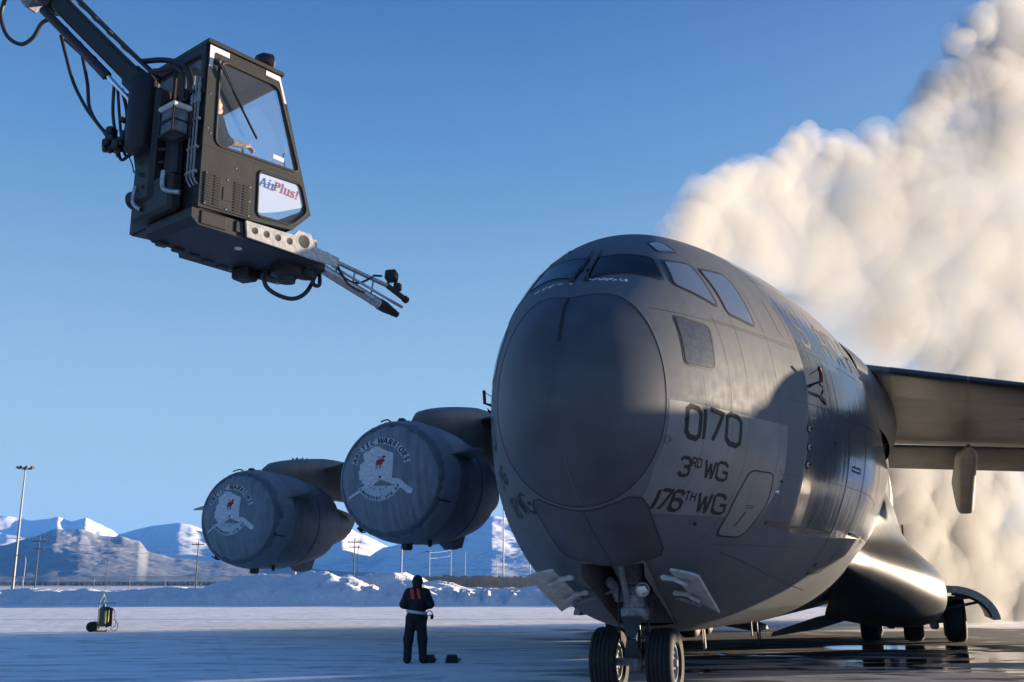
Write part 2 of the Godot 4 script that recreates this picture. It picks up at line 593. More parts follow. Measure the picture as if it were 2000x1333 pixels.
# ================================================================ build
func _ready() -> void:
	rng.seed = 7
	var cam := Camera3D.new()
	cam.name = "camera"
	cam.position = Vector3(0, 1.65, 0)
	cam.rotation.x = atan(474.5 / 2000.0)
	cam.fov = rad_to_deg(2.0 * atan(666.5 / 2000.0))
	cam.near = .1
	cam.far = 30000.0
	add_child(cam)
	var env := Environment.new()
	env.background_mode = Environment.BG_SKY
	var pm := PanoramaSkyMaterial.new()
	pm.panorama = ImageTexture.create_from_image(sky_image())
	env.sky = Sky.new()
	env.sky.sky_material = pm
	env.tonemap_mode = Environment.TONE_MAPPER_LINEAR
	env.tonemap_exposure = 5.7
	env.background_energy_multiplier = 1.0 / 5.7
	env.fog_enabled = true
	env.fog_mode = Environment.FOG_MODE_EXPONENTIAL
	env.fog_density = .000085
	env.fog_light_color = Color(.30, .60, 1.0)
	env.volumetric_fog_enabled = true
	env.volumetric_fog_density = 0.0
	env.sdfgi_enabled = true
	env.ssao_enabled = true
	env.ssil_enabled = true
	var we := WorldEnvironment.new()
	we.name = "air"
	we.environment = env
	add_child(we)
	var sun := DirectionalLight3D.new()
	sun.name = "sun"
	sun.light_color = Color(1.0, .805, .585).linear_to_srgb()
	sun.light_energy = 1.6
	sun.light_angular_distance = .53
	sun.shadow_enabled = true
	add_child(sun)
	sun.rotation = Vector3(-deg_to_rad(SUN_EL), -deg_to_rad(SUN_AZ) + PI, 0)
	materials()
	make_slopes()
	ground()
	mountains()
	airfield()
	aircraft()
	deicer()
	people()
	extinguisher()
	steam()

# ---------------------------------------------------------------- ground
func ground() -> void:
	var snow := mat(.80, .80, .80, .85)
	snow.albedo_texture = noise_tex(.01, 512, 21, Color(.88, .885, .9), Color(1, 1, 1), 5)
	snow.normal_enabled = true
	snow.normal_texture = noise_tex(.02, 512, 22, Color.BLACK, Color.WHITE, 5, true, 3.0)
	snow.normal_scale = .35
	tri_mat(snow, .12, true)
	M.snow = snow
	var mb := MB.new()
	var R := [2.0, 20.0, 60.0, 140.0, 400.0, 1500.0, 6000.0, 14000.0]
	var rows := []
	for r in R:
		var row := PackedVector3Array()
		for k in 49:
			row.append(Vector3(sin(TAU * k / 48) * r, 0, cos(TAU * k / 48) * r))
		rows.append(row)
	mb.grid(rows, true, false, [], null, Vector3.UP)
	struct("ground", mb, snow)
	# the apron in front of the camera: trodden snow, slush and melt water, one sheet with its own map
	var n := 1024
	var x0 := -42.0
	var z0 := 8.0
	var size := 76.0
	var al := Image.create(n, n, false, Image.FORMAT_RGB8)
	var ro := Image.create(n, n, false, Image.FORMAT_L8)
	var hb := Image.create(n, n, false, Image.FORMAT_L8)
	var f := FastNoiseLite.new()
	f.seed = 5; f.frequency = .22; f.fractal_octaves = 5
	var g := FastNoiseLite.new()
	g.seed = 9; g.frequency = .9; g.fractal_octaves = 4
	for j in n:
		var z := z0 + (j + .5) / n * size
		for i in n:
			var x := x0 + (i + .5) / n * size
			var a := f.get_noise_2d(x * .55, z * 1.1)
			var b := g.get_noise_2d(x * .35 - z * .12, z * 1.3)
			var c := g.get_noise_2d(x * 1.3 + 90, z * 1.3)
			# distance into the wet area beneath and behind the jet
			var edge := x - .6 - (z - 18.0) * .07 + a * 3.0 + b * 1.6
			var far_edge := 39.0 + a * 5.0 - z + maxf(0.0, x - 10.0) * .3
			var wet := smoothstep(-.3, 1.3, edge) * smoothstep(-1.0, 2.0, far_edge)
			# slush left on it: nearer rows keep more
			var slush := smoothstep(-.06, .26, b + a * .6 + .24 * smoothstep(25.0, 20.0, z) - .34 * smoothstep(22.0, 27.0, z))
			var puddle := smoothstep(.04, .16, -a * .8 + c * .12 + .03) * smoothstep(33.0, 28.0, z)
			var s_col := Color(.90, .89, .88) * (1.0 + .10 * c + .12 * a)
			var tr := smoothstep(.9, .15, absf(z - 50.5 - x * .02 + .5 * a)) * .95 + smoothstep(.22, .05, absf(z - 44.5 + .3 * a)) * .35 * smoothstep(.1, -.2, a) + smoothstep(.2, .05, absf(z - 41.5 - x * .03 + .3 * a)) * .2
			s_col = s_col.lerp(Color(.33, .30, .28), clampf(tr * (.7 + .6 * b), 0, 1))
			s_col = s_col.lerp(Color(.40, .39, .39), clampf(smoothstep(.12, .45, b * .9 + c * .5) * .65, 0, 1))
			for w in [[-.62, 41.0], [-.55, 36.5], [.12, 27.0], [.16, 22.5], [-.25, 30.5]]:
				var dd := absf(z - w[1] - x * w[0] - 1.2 * sin(x * .07))
				for o in [.0, 1.9]:
					s_col = s_col.lerp(Color(.52, .51, .51), .5 * smoothstep(.34, .12, absf(dd - o)) * clampf(.55 + 1.6 * b + c, 0, 1))
			var w_col := Color(.022, .020, .018).lerp(Color(.46, .42, .40), slush * .85)
			var jx := absf(fposmod(x * .955 + z * .296 + 2.0, 6.1) - 3.05)
			var jz := absf(fposmod(z * .955 - x * .296 + 1.0, 6.1) - 3.05)
			var joint := smoothstep(.09, .03, minf(jx, jz))
			s_col = s_col.lerp(Color(.50, .50, .51), joint * .35 * clampf(.5 + 2.0 * a, 0, 1))
			w_col = w_col.lerp(Color(.10, .095, .09), joint * .6)
			var grit := smoothstep(.50, .62, c) * smoothstep(-.1, .3, a + b)
			s_col = s_col.lerp(Color(.35, .33, .31), grit * .6)
			var col := s_col.lerp(w_col, wet)
			al.set_pixel(i, n - 1 - j, col.linear_to_srgb())
			var rough := lerpf(.85, lerpf(lerpf(.68, .085, puddle), .8, slush), wet)
			ro.set_pixel(i, n - 1 - j, Color(rough, rough, rough))
			var hh := clampf(.5 + .25 * c + .2 * a + .25 * (slush - .5) * wet, 0, 1) * lerpf(1.0, slush * .8, wet * puddle)
			hb.set_pixel(i, n - 1 - j, Color(hh, hh, hh))
	var am := mat(1, 1, 1, 1)
	al.generate_mipmaps(); ro.generate_mipmaps()
	am.albedo_texture = ImageTexture.create_from_image(al)
	am.roughness_texture = ImageTexture.create_from_image(ro)
	am.heightmap_enabled = true
	am.heightmap_texture = ImageTexture.create_from_image(hb)
	am.heightmap_scale = 2.5
	var ap := MB.new()
	ap.quad(W(x0, .004, z0), W(x0 + size, .004, z0), W(x0 + size, .004, z0 + size), W(x0, .004, z0 + size), Vector3.UP)
	ap.uv = PackedVector2Array([Vector2(0, 1), Vector2(1, 1), Vector2(1, 0), Vector2(0, 0)])
	struct("apron", ap, am)

func hill(called: String, pts: Array, dist: float, m: Material, seed_: int, front := .62, gully := .35, freq := 1.0) -> void:
	var f := FastNoiseLite.new()
	f.seed = seed_; f.frequency = 2.4 * freq / dist; f.fractal_octaves = 5; f.fractal_type = FastNoiseLite.FRACTAL_RIDGED
	var f2 := FastNoiseLite.new()
	f2.seed = seed_ + 1; f2.frequency = 9.0 * freq / dist; f2.fractal_octaves = 5
	var a0 := atan((pts[0].x - 1000.0) / 2055.0)
	var a1 := atan((pts[-1].x - 1000.0) / 2055.0)
	var na := int((a1 - a0) * 900.0) + 8
	var nr := 100
	var rows := []
	for i in na + 1:
		var az := lerpf(a0, a1, float(i) / na)
		var px := 1000.0 + 2055.0 * tan(az)
		var y: float = pts[-1].y
		for k in pts.size() - 1:
			if px >= pts[k].x and px <= pts[k + 1].x:
				var t: float = (px - pts[k].x) / (pts[k + 1].x - pts[k].x)
				y = lerpf(pts[k].y, pts[k + 1].y, t * t * (3 - 2 * t) * .5 + t * .5)
		var top := maxf(1.65 + dist * (1141.0 - y) / 2055.0 * sqrt(1.0 + pow((px - 1000.0) / 2055.0, 2.0)) * .98, 1.0)
		var row := PackedVector3Array()
		for j in nr + 1:
			var u := float(j) / nr
			var r := dist * lerpf(front, 1.25, u)
			var c := (1.0 - front) / (1.25 - front)
			var e := u / c if u < c else 1.0 - (u - c) / (1.0 - c)
			e = clampf(e, 0.0, 1.0)
			var x := sin(az) * r
			var z := cos(az) * r
			var sh := pow(e, 1.35)
			var rid := f.get_noise_2d(x, z) * .5 + .5
			var h := top * sh * (1.0 - gully * rid * (1.0 - pow(e, 6.0) * .75) * (1.0 if u < c else 0.4)) + top * .05 * f2.get_noise_2d(x, z) * e
			row.append(W(x, h - 2.0 * (1.0 - e), z))
		rows.append(row)
	var mb := MB.new()
	mb.grid(rows, false, false, [], null, Vector3.UP)
	# snow, thinned by scrub on the lower slopes
	for i in mb.v.size():
		var p := mb.v[i]
		var steep := mb.n[i].y
		var sc := f2.get_noise_2d(p.x * 1.7 + 500, p.z * 1.7) * .7 + f2.get_noise_2d(p.x * 7.0, p.z * 7.0 + 300) * .75
		var low := clampf(1.15 - p.y / (dist * .055), 0.0, 1.0) if m == M.scrub_snow else clampf(.35 - p.y / (dist * .11), 0.0, 1.0)
		var k := clampf(smoothstep(.05, .7, low + sc * .55 - (steep - .93) * 1.2), 0, 1)
		mb.col[i] = Color(.80, .80, .81).lerp(Color(.045, .06, .09), k * .66)
	struct(called, mb, m)

func mountains() -> void:
	var m := mat(1, 1, 1, .9)
	m.vertex_color_use_as_albedo = true
	m.albedo_texture = noise_tex(.03, 512, 31, Color(.80, .80, .82), Color(1, 1, 1), 6)
	tri_mat(m, .004, true)
	M.far_snow = m
	var m2: StandardMaterial3D = m.duplicate()
	m2.albedo_texture = noise_tex(.06, 512, 33, Color(.42, .42, .44), Color(1, 1, 1), 6)
	tri_mat(m2, .008, true)
	M.scrub_snow = m2
	hill("mountain_far", [Vector2(-300, 1040), Vector2(-100, 1030), Vector2(0, 1027), Vector2(25, 1030), Vector2(50, 1033), Vector2(80, 1031), Vector2(100, 1026), Vector2(128, 1030), Vector2(155, 1023), Vector2(180, 1033), Vector2(205, 1043), Vector2(228, 1056), Vector2(330, 1070)], 5200.0, M.far_snow, 41, .7, .4, 1.6)
	hill("mountain_dome", [Vector2(190, 1085), Vector2(225, 1053), Vector2(260, 1043), Vector2(300, 1036), Vector2(342, 1031), Vector2(362, 1033), Vector2(400, 1040), Vector2(480, 1058), Vector2(580, 1052), Vector2(665, 1020), Vector2(700, 1040), Vector2(760, 1066), Vector2(820, 1090)], 4200.0, M.far_snow, 43, .6, .3, 1.2)
	hill("mountain_right", [Vector2(640, 1128), Vector2(700, 1098), Vector2(750, 1066), Vector2(800, 1055), Vector2(870, 1035), Vector2(925, 1017), Vector2(960, 1002), Vector2(1010, 1012), Vector2(1150, 1030), Vector2(1400, 1040), Vector2(1700, 1065), Vector2(2000, 1085), Vector2(2400, 1095)], 3600.0, M.far_snow, 45, .5, .35, 1.5)
	hill("hill_scrub", [Vector2(-300, 1090), Vector2(-100, 1085), Vector2(0, 1078), Vector2(60, 1060), Vector2(100, 1048), Vector2(150, 1046), Vector2(200, 1056), Vector2(225, 1058), Vector2(265, 1066), Vector2(285, 1084), Vector2(340, 1094), Vector2(420, 1100), Vector2(560, 1108), Vector2(700, 1118), Vector2(900, 1122), Vector2(1200, 1126)], 2600.0, M.scrub_snow, 47, .72, .40, 2.2)

# ---------------------------------------------------------------- airfield beyond the apron
func snow_bank(called: String, x0: float, x1: float, tops: Array, z: float, depth: float, seed_: int, rough := .24) -> void:
	var f := FastNoiseLite.new()
	f.seed = seed_; f.frequency = .16; f.fractal_octaves = 5
	var f2 := FastNoiseLite.new()
	f2.seed = seed_ + 3; f2.frequency = .7; f2.fractal_octaves = 4; f2.fractal_type = FastNoiseLite.FRACTAL_RIDGED
	var rows := []
	var nx := int((x1 - x0) / .3)
	for i in nx + 1:
		var x := lerpf(x0, x1, float(i) / nx)
		var t := 0.0
		for k in tops.size() - 1:
			if x >= tops[k].x and x <= tops[k + 1].x:
				t = lerpf(tops[k].y, tops[k + 1].y, smoothstep(tops[k].x, tops[k + 1].x, x))
		var row := PackedVector3Array()
		for j in 37:
			var u := j / 36.0
			var zz := z + depth * u + f.get_noise_2d(x * .5, 77) * 1.3 * (1.0 - u)
			var e := (.42 * smoothstep(0.0, .10, u) + .58 * smoothstep(.05, .62, u)) * (1.0 - .6 * smoothstep(.7, 1.0, u))
			var h := t * e * (1.0 + .35 * f.get_noise_2d(x, zz * 1.5) + .34 * f.get_noise_2d(x * 1.1 + zz * .5, zz * .35 + 200)) + (.16 * f.get_noise_2d(x * 2.0 + 40, zz * 2.0) + rough * (f2.get_noise_2d(x * .8, zz * .5) - .2) * smoothstep(.5, .05, u)) * minf(e * 2.0, 1.0)
			if rough > .1:
				var w := x * .42 + 1.3 * f.get_noise_2d(x * .8, zz * .4 + 30)
				h += (fposmod(-w, 1.0) * 1.35 - .36) * rough * smoothstep(.0, .08, u) * smoothstep(.55, .1, u)
			row.append(W(x, h * smoothstep(0.0, .06, u) - .03, zz))
		rows.append(row)
	var mb := MB.new()
	mb.grid(rows, false, false, [], null, Vector3.UP)
	struct(called, mb, M.bank)

func catenary(a: Vector3, b: Vector3, sag: float) -> Array:
	var o := []
	for i in 13:
		var t := i / 12.0
		o.append(a.lerp(b, t) - Vector3(0, sag * 4.0 * t * (1 - t), 0))
	return o

func mast(x: float, z: float, h: float, label: String) -> void:
	var t := thing("floodlight_mast", label, "light mast", W(x, 0, z), "floodlight masts round the apron")
	var p := MB.new()
	p.lathe(Vector3.ZERO, Vector3.UP, [Vector2(0, 0), Vector2(0, .42), Vector2(.25, .42), Vector2(.26, .34), Vector2(h, .14), Vector2(h, 0)], 16)
	part("pole", p, M.galv, t)
	var r := MB.new()
	var ring := []
	for k in 25:
		ring.append(Vector3(cos(TAU * k / 24) * 1.45, h - .15, sin(TAU * k / 24) * 1.45))
	r.tube(ring, .09, 6, 1)
	for k in 4:
		r.rod(Vector3(0, h - .3, 0), Vector3(cos(TAU * k / 4) * 1.45, h - .15, sin(TAU * k / 4) * 1.45), .06, 6)
	r.lathe(Vector3(0, h - .5, 0), Vector3.UP, [Vector2(0, 0), Vector2(0, .3), Vector2(.7, .3), Vector2(.9, 0)], 12)
	part("lamp_ring", r, M.galv_dark, t)
	for k in 8:
		var a := TAU * (k + .3) / 8
		var c := Vector3(cos(a) * 1.65, h + .05, sin(a) * 1.65)
		var l := MB.new()
		var b := Basis(Vector3.UP, -a) * Basis(Vector3.FORWARD, .6)
		l.lathe(c, b * Vector3(.5, -1, 0), [Vector2(-.35, 0), Vector2(-.35, .12), Vector2(-.2, .2), Vector2(.1, .42), Vector2(.2, .42), Vector2(.2, 0)], 12)
		part("floodlight", l, M.galv_dark, t)

func utility_pole(x: float, z: float, h: float, r: float, arms: Array, label: String, m: Material) -> Node3D:
	var t := thing("utility_pole", label, "utility pole", W(x, 0, z), "poles behind the snow bank")
	var p := MB.new()
	p.lathe(Vector3.ZERO, Vector3.UP, [Vector2(0, 0), Vector2(0, r * .75), Vector2(h, r * .5), Vector2(h, 0)], 10)
	part("pole", p, m, t)
	for a in arms:
		var q := MB.new()
		q.box(Vector3(0, a.y, r), Vector3(a.x, .16, .12), Basis.IDENTITY, .02)
		for k in [-.45, -.15, .15, .45]:
			q.lathe(Vector3(a.x * k, a.y + .08, r), Vector3.UP, [Vector2(0, 0), Vector2(0, .05), Vector2(.2, .06), Vector2(.22, 0)], 8)
		part("crossarm", q, m, t)
	return t

func airfield() -> void:
	var bank := mat(.83, .83, .83, .8)
	bank.albedo_texture = noise_tex(.02, 512, 51, Color(.84, .85, .88), Color(1, 1, 1), 5)
	bank.normal_enabled = true
	bank.normal_texture = noise_tex(.03, 512, 52, Color.BLACK, Color.WHITE, 5, true, 6.0)
	tri_mat(bank, .25, true)
	M.bank = bank
	M.galv = grime(.20, .215, .235, .5, 0.0, .2, .5, 53)
	M.galv_dark = mat(.05, .05, .055, .6)
	M.wood = grime(.13, .115, .10, .85, 0.0, .35, .6, 54)
	snow_bank("snow_bank", -62, -7.5, [Vector2(-62, 1.0), Vector2(-44, 1.1), Vector2(-36, 1.0), Vector2(-28, 1.3), Vector2(-23, 2.1), Vector2(-18, 2.35), Vector2(-11, 2.3), Vector2(-7.5, 1.9)], 82, 16, 61)
	snow_bank("snow_bank", -7.5, 60, [Vector2(-7.5, 1.9), Vector2(-3, 1.25), Vector2(6, 1.1), Vector2(20, 1.3), Vector2(60, 1.2)], 82.2, 14, 61, .55)
	# ploughed ridge beside the jet, just past the right edge of the picture
	var ridge := MB.new()
	var rr := []
	var rn := FastNoiseLite.new()
	rn.seed = 67; rn.frequency = .5; rn.fractal_octaves = 4
	for i in 33:
		var z := lerpf(25.4, 31.5, i / 32.0)
		var row := PackedVector3Array()
		for j in 17:
			var u := j / 16.0 * 2.0 - 1.0
			var h := 1.5 * sqrt(minf(1.0, minf(i, 32 - i) / 5.0)) * (1.0 - u * u) * (1.0 + .25 * rn.get_noise_2d(u * 3.0, z))
			row.append(W(18.6 + u * 1.5 + .3 * rn.get_noise_2d(z, 9), h - .03, z))
		rr.append(row)
	ridge.grid(rr, false, false, [], null, Vector3.UP)
	struct("snow_ridge", ridge, M.bank)
	snow_bank("snow_field", -140, 120, [Vector2(-140, .9), Vector2(-60, .8), Vector2(-20, 1.0), Vector2(30, .9), Vector2(120, .8)], 104, 34, 66)
	mast(-112.0, 236.0, 27.6, "tall floodlight mast standing alone at the far left edge of the airfield")
	mast(-47.4, 229.0, 28.6, "floodlight mast whose lamp ring peeks over the outer engine")
	# chain-link fence
	var fx := 0
	var fence := thing("fence", "long chain link fence behind the snow banks at the foot of the hills", "fence", W(0, 0, 176))
	var wire := mat(.4, .41, .43, .6)
	for k in 36:
		var x := -130.0 + k * 6.0
		var p := MB.new()
		p.rod(Vector3(x, 0, 0), Vector3(x, 2.5, 0), .04, 6)
		p.rod(Vector3(x, 2.5, 0), Vector3(x, 2.85, .25), .025, 5)
		part("fence_post", p, M.galv, fence)
	var mesh_ := MB.new()
	for k in 640:
		var x := -130.0 + k * .34
		mesh_.quad(Vector3(x, .05, 0), Vector3(x + .018, .05, 0), Vector3(x + 1.22 + .018, 2.45, 0), Vector3(x + 1.22, 2.45, 0), Vector3.BACK)
		mesh_.quad(Vector3(x, 2.45, .004), Vector3(x + .018, 2.45, .004), Vector3(x + 1.22 + .018, .05, .004), Vector3(x + 1.22, .05, .004), Vector3.BACK)
	var wm := part("wire_mesh", mesh_, wire, fence)
	wm.set_meta("kind", "stuff")
	for y in [.06, 1.25, 2.46, 2.7, 2.84]:
		var r := MB.new()
		r.rod(Vector3(-130, y, .03 if y < 2.6 else (y - 2.5) * .7), Vector3(80, y, .03 if y < 2.6 else (y - 2.5) * .7), .025, 5)
		part("rail" if y < 2.6 else "barbed_wire", r, wire, fence)
	# low frosted concrete barrier at the left in front of the fence
	var bar := thing("concrete_barrier", "low pale concrete barrier behind the left floodlight mast", "barrier", W(-96, 0, 160))
	for k in 6:
		var b := MB.new()
		b.plate(PackedVector2Array([Vector2(-.45, 0), Vector2(.45, 0), Vector2(.3, .3), Vector2(.14, 1.25), Vector2(-.14, 1.25), Vector2(-.3, .3)]), Vector3(-22 + k * 6.05, .0, 0), Vector3.BACK, Vector3.UP, 5.98)
		part("barrier_block", b, M.bank, bar)
	# poles, left to right in the picture
	var P := [[68, 200, 10.5, .17, [Vector2(3.0, 9.6), Vector2(2.2, 8.2)], "brown wooden utility pole with two crossarms at the far left"],
		[60, 230, 7.2, .10, [], ""], [206, 260, 7.5, .10, [], "thin pole in front of the scrubby hill between mast and engine"], [382, 190, 9.2, .16, [Vector2(2.2, 8.6)], "dark wooden utility pole just left of the outer engine"],
		[572, 185, 11.5, .16, [], "pale thick pole below the outer engine, partly hidden by it"],
		[690, 195, 10.0, .18, [Vector2(2.6, 9.2), Vector2(2.0, 8.3)], "utility pole with two short crossarms between the two engines"], [697, 196, 8.8, .12, [], "thinner pole standing close beside the crossarmed pole between the engines"],
		[783, 190, 12.2, .21, [], "stout pale pole under the inner engine behind the standing person"], [838, 200, 8.0, .14, [Vector2(2.4, 7.6)], "pole at the left end of the frosted wires right of the person"],
		[880, 205, 8.6, .14, [Vector2(3.0, 8.2)], "pole with a wide crossarm right of the person"], [908, 208, 7.8, .12, [], "second thin pole right of the wide crossarm pole"],
		[983, 170, 16.5, .17, [], "tallest thin pole left of the jet's nose, reaching up to the engine"], [970, 210, 7.4, .12, [], "short pole just left of the tallest pole beside the nose"],
		[1035, 210, 8.0, .14, [Vector2(2.4, 7.6)], "pole close to the left flank of the jet's nose"]]
	var tops := {}
	for q in P:
		var z: float = q[1]
		var x: float = (q[0] - 1000.0) / 2055.0 * z
		if q[5] == "":
			continue
		utility_pole(x, z, q[2], q[3], q[4], q[5], M.wood if q[3] < .2 and q[0] < 800 else M.galv)
		tops[q[0]] = W(x, q[2] - .5, z)
	# street lamp with a curved arm
	for q in [[66, 190, 6.6], [780, 240, 5.0]]:
		if q[0] == 780:
			continue
		var z: float = q[1]
		var t := thing("street_lamp", "small street lamp with a curved arm right of the left floodlight mast", "street lamp", W((q[0] - 1000.0) / 2055.0 * z - 2.0, 0, z))
		var p := MB.new()
		p.tube([Vector3.ZERO, Vector3(0, q[2] * .5, 0), Vector3(0, q[2] - .6, 0), Vector3(-.5, q[2], 0), Vector3(-1.6, q[2] + .1, 0)], .09, 8)
		part("pole", p, M.galv, t)
		var l := MB.new()
		l.box(Vector3(-1.9, q[2] + .08, 0), Vector3(.8, .16, .3), Basis.IDENTITY, .05)
		part("lamp_head", l, M.galv, t)
	# frosted overhead lines
	var frost := mat(.42, .45, .5, .8)
	for q in [[68, 382, 1.0], [382, 690, 1.2], [690, 838, .5], [838, 880, .15], [880, 1035, .4]]:
		for k in 2:
			var c := MB.new()
			var o := Vector3(0, -1.1 * k, .25 * k)
			c.tube(catenary(tops[q[0]] + o, tops[q[1]] + o, q[2]), .03, 5, 1)
			tag(part("overhead_line", c, frost), "%s frosted overhead line running %s" % [["upper", "lower"][k], {68: "from the far left pole across the scrubby hill", 382: "behind the outer engine to the crossarmed pole", 690: "behind the inner engine above the snow bank", 838: "on the short span right of the person", 880: "to the pole by the jet's nose"}[q[0]]], "overhead line", "frosted overhead lines")
	var c2 := MB.new()
	c2.tube(catenary(tops[68] + Vector3(0, .3, 0), tops[68] + Vector3(-40, 1.2, 10), .8), .045, 5, 1)
	tag(part("overhead_line", c2, frost), "frosted overhead line leaving the picture at the left behind the mast", "overhead line", "frosted overhead lines")
	# bare brush along the fence
	var tw := MB.new()
	for k in 900:
		var x := rng.randf_range(-17.0, 6.0) + rng.randf_range(-3, 3)
		var z: float = rng.randf_range(120, 170)
		var h := rng.randf_range(.8, 2.4)
		for j in 3:
			var d := Vector3(rng.randf_range(-.5, .5), 1, rng.randf_range(-.5, .5)) * h
			var a := W(x + rng.randf_range(-.3, .3), .5, z)
			tw.quad(a, a + Vector3(.035, 0, 0), a + d + Vector3(.01, 0, 0), a + d, Vector3.BACK)
			var m1 := a + d * .5
			tw.quad(m1, m1 + Vector3(.025, 0, 0), m1 + d * .4 + Vector3(rng.randf_range(-.4, .4), 0, 0), m1 + d * .4 + Vector3(rng.randf_range(-.4, .4), .02, 0), Vector3.BACK)
	var br := part("bare_brush", tw, mat(.26, .23, .20, .9))
	tag(br, "bare frosted brush along the fence right of the standing person", "brush")
	br.set_meta("kind", "stuff")
	# far dark woods at the foot of the hills
	var wo := MB.new()
	for k in 9000:
		var z := rng.randf_range(800, 1500)
		var x := rng.randf_range(-.62, -.17) * z
		var h := rng.randf_range(2.0, 4.2)
		var b := W(x, 0, z)
		var r := h * rng.randf_range(.16, .26)
		var i := wo.v.size()
		wo.add(b + Vector3(0, h, 0), Vector3.UP)
		for q in 5:
			wo.add(b + Vector3(cos(TAU * q / 5) * r, h * .1, sin(TAU * q / 5) * r), Vector3(cos(TAU * q / 5), .3, sin(TAU * q / 5)))
		for q in 5:
			wo.tri(i, i + 1 + q, i + 1 + (q + 1) % 5)
	var woods := part("far_woods", wo, grime(.03, .042, .065, .9, 0, .4, .05, 71))
	tag(woods, "dark band of far woods along the foot of the snowy hills", "woods")
	woods.set_meta("kind", "stuff")

# ---------------------------------------------------------------- the jet
func aircraft() -> void:
	plane = thing("cargo_jet", "large grey four engined military cargo jet parked nose towards the camera", "airplane", W(.545, 0, 12.57))
	plane.rotation.y = -deg_to_rad(20.764)
	var dry = M.paint
	# fuselage: its map carries grime streaks, and the washed wet area aft of the frosted nose
	var tw := 1024; var th := 1024
	var al := Image.create(tw, th, false, Image.FORMAT_RGB8)
	var ro := Image.create(tw, th, false, Image.FORMAT_L8)
	var bm := Image.create(tw, th, false, Image.FORMAT_L8)
	var f := FastNoiseLite.new()
	f.seed = 71; f.frequency = 1.0; f.fractal_octaves = 4
	var LEN := 22.0
	for j in th:
		var v := (j + .5) / th
		var ang := v * TAU
		for i in tw:
			var s := (i + .5) / tw * LEN
			var a := f.get_noise_2d(s * .6, ang * 1.2)
			var b := f.get_noise_2d(s * 9.0, ang * .9 + 30)     # runs down the side
			var c := f.get_noise_2d(s * 3.0 + 70, ang * 9.0)
			var wet := smoothstep(-.06, .06, s - 4.55 - .10 * sin(ang * 3.0) + b * .10 + a * .1) * smoothstep(5.6, 5.2, ang if ang < 5.2 else 99.0) * (1.0 if ang < 2.4 else 0.3)
			if ang > 5.72:
				wet = maxf(wet, smoothstep(-.06, .06, s - 4.45 + a * .15 + b * .1))
			var g := 1.0 + .10 * a + .07 * c + .06 * b
			var base := Color(.098, .110, .124) * g
			base = base.lerp(Color(.062, .070, .080) * (1.0 + .22 * b), wet * .8)
			al.set_pixel(i, j, base.linear_to_srgb())
			var r := lerpf(.66 + .08 * c + .06 * b, .14 + .10 * absf(b) + .12 * maxf(0.0, a), wet)
			ro.set_pixel(i, j, Color(r, r, r))
			var h := .5 + (.22 * f.get_noise_2d(s * 5.0, ang * .35 + 90) + .16 * f.get_noise_2d(s * 17.0, ang * .25 + 10) * smoothstep(4.2, 5.0, s)) * lerpf(.25, 1.0, wet) + .06 * c
			bm.set_pixel(i, j, Color(h, h, h))
	al.generate_mipmaps(); ro.generate_mipmaps()
	var fm := mat(1, 1, 1, 1)
	fm.albedo_texture = ImageTexture.create_from_image(al)
	fm.roughness_texture = ImageTexture.create_from_image(ro)
	fm.heightmap_enabled = true
	fm.heightmap_texture = ImageTexture.create_from_image(bm)
	fm.heightmap_scale = .9
	M.skin = fm
	var NP := 180
	var ring_s := func(phi: float) -> float:
		var d := wrapf(phi - PI / 2, -PI, PI)
		return 1.02 - .42 * exp(-pow(d / .40, 2.0))
	var mk := func(rows: Array, uvs: Array, slist: Callable, ts: Array) -> void:
		for t in ts:
			var row := PackedVector3Array()
			var ur := PackedVector2Array()
			for k in NP + 1:
				var phi := TAU * (k % NP) / NP
				var s: float = slist.call(t, phi)
				row.append(skin(s, phi))
				ur.append(Vector2(s / LEN, float(k) / NP))
			rows.append(row); uvs.append(ur)
	# radome
	var rows := []; var uvs := []
	var ts := []
	for i in 25:
		ts.append(pow(i / 24.0, 2.0) * .9925)
	mk.call(rows, uvs, func(t, phi): return ring_s.call(phi) * t, ts)
	var mb := MB.new()
	mb.grid(rows, true, false, uvs, null, Vector3.BACK)
	part("radome", mb, M.radome, plane)
	var groove := PackedVector3Array()
	mb = MB.new()
	for k in NP + 1:
		var phi := TAU * (k % NP) / NP
		groove.append(skin(ring_s.call(phi), phi) * Vector3(.998, 1, 1))
	mb.tube(groove, .007, 6, 1)
	part("radome_seam", mb, M.line, plane)
	# front fuselage
	rows = []; uvs = []
	ts = []
	for i in 13:
		ts.append(i / 12.0)
	mk.call(rows, uvs, func(t, phi): return lerpf(ring_s.call(phi), 2.0, t), ts)
	ts = []
	var q := 2.08
	while q < 6.0:
		ts.append(q); q += .08
	while q < 12.3:
		ts.append(q); q += .3
	while q < 22.0:
		ts.append(q); q += 1.0
	ts.append(22.0)
	mk.call(rows, uvs, func(t, _phi): return t, ts)
	mb = MB.new()
	mb.grid(rows, true, false, uvs, func(r, c):
		var p: Vector3 = (rows[r][c] + rows[r + 1][(c + 1) % (NP + 1)]) / 2.0
		return p.y < 3.0 and absf(p.x) < .44 and -p.z > 2.55 and -p.z < 4.5)
	var fus := part("fuselage", mb, fm, plane)
	rows = []; uvs = []
	ts = [22.0]
	for i in 28:
		ts.append(23.0 + i)
	mk.call(rows, uvs, func(t, _phi): return t, ts)
	mb = MB.new()
	mb.grid(rows, true)
	part("rear_fuselage", mb, dry, plane)
	fittings()
	cockpit()
	markings()
	nose_gear()
	wings()
	pods()
	engines()

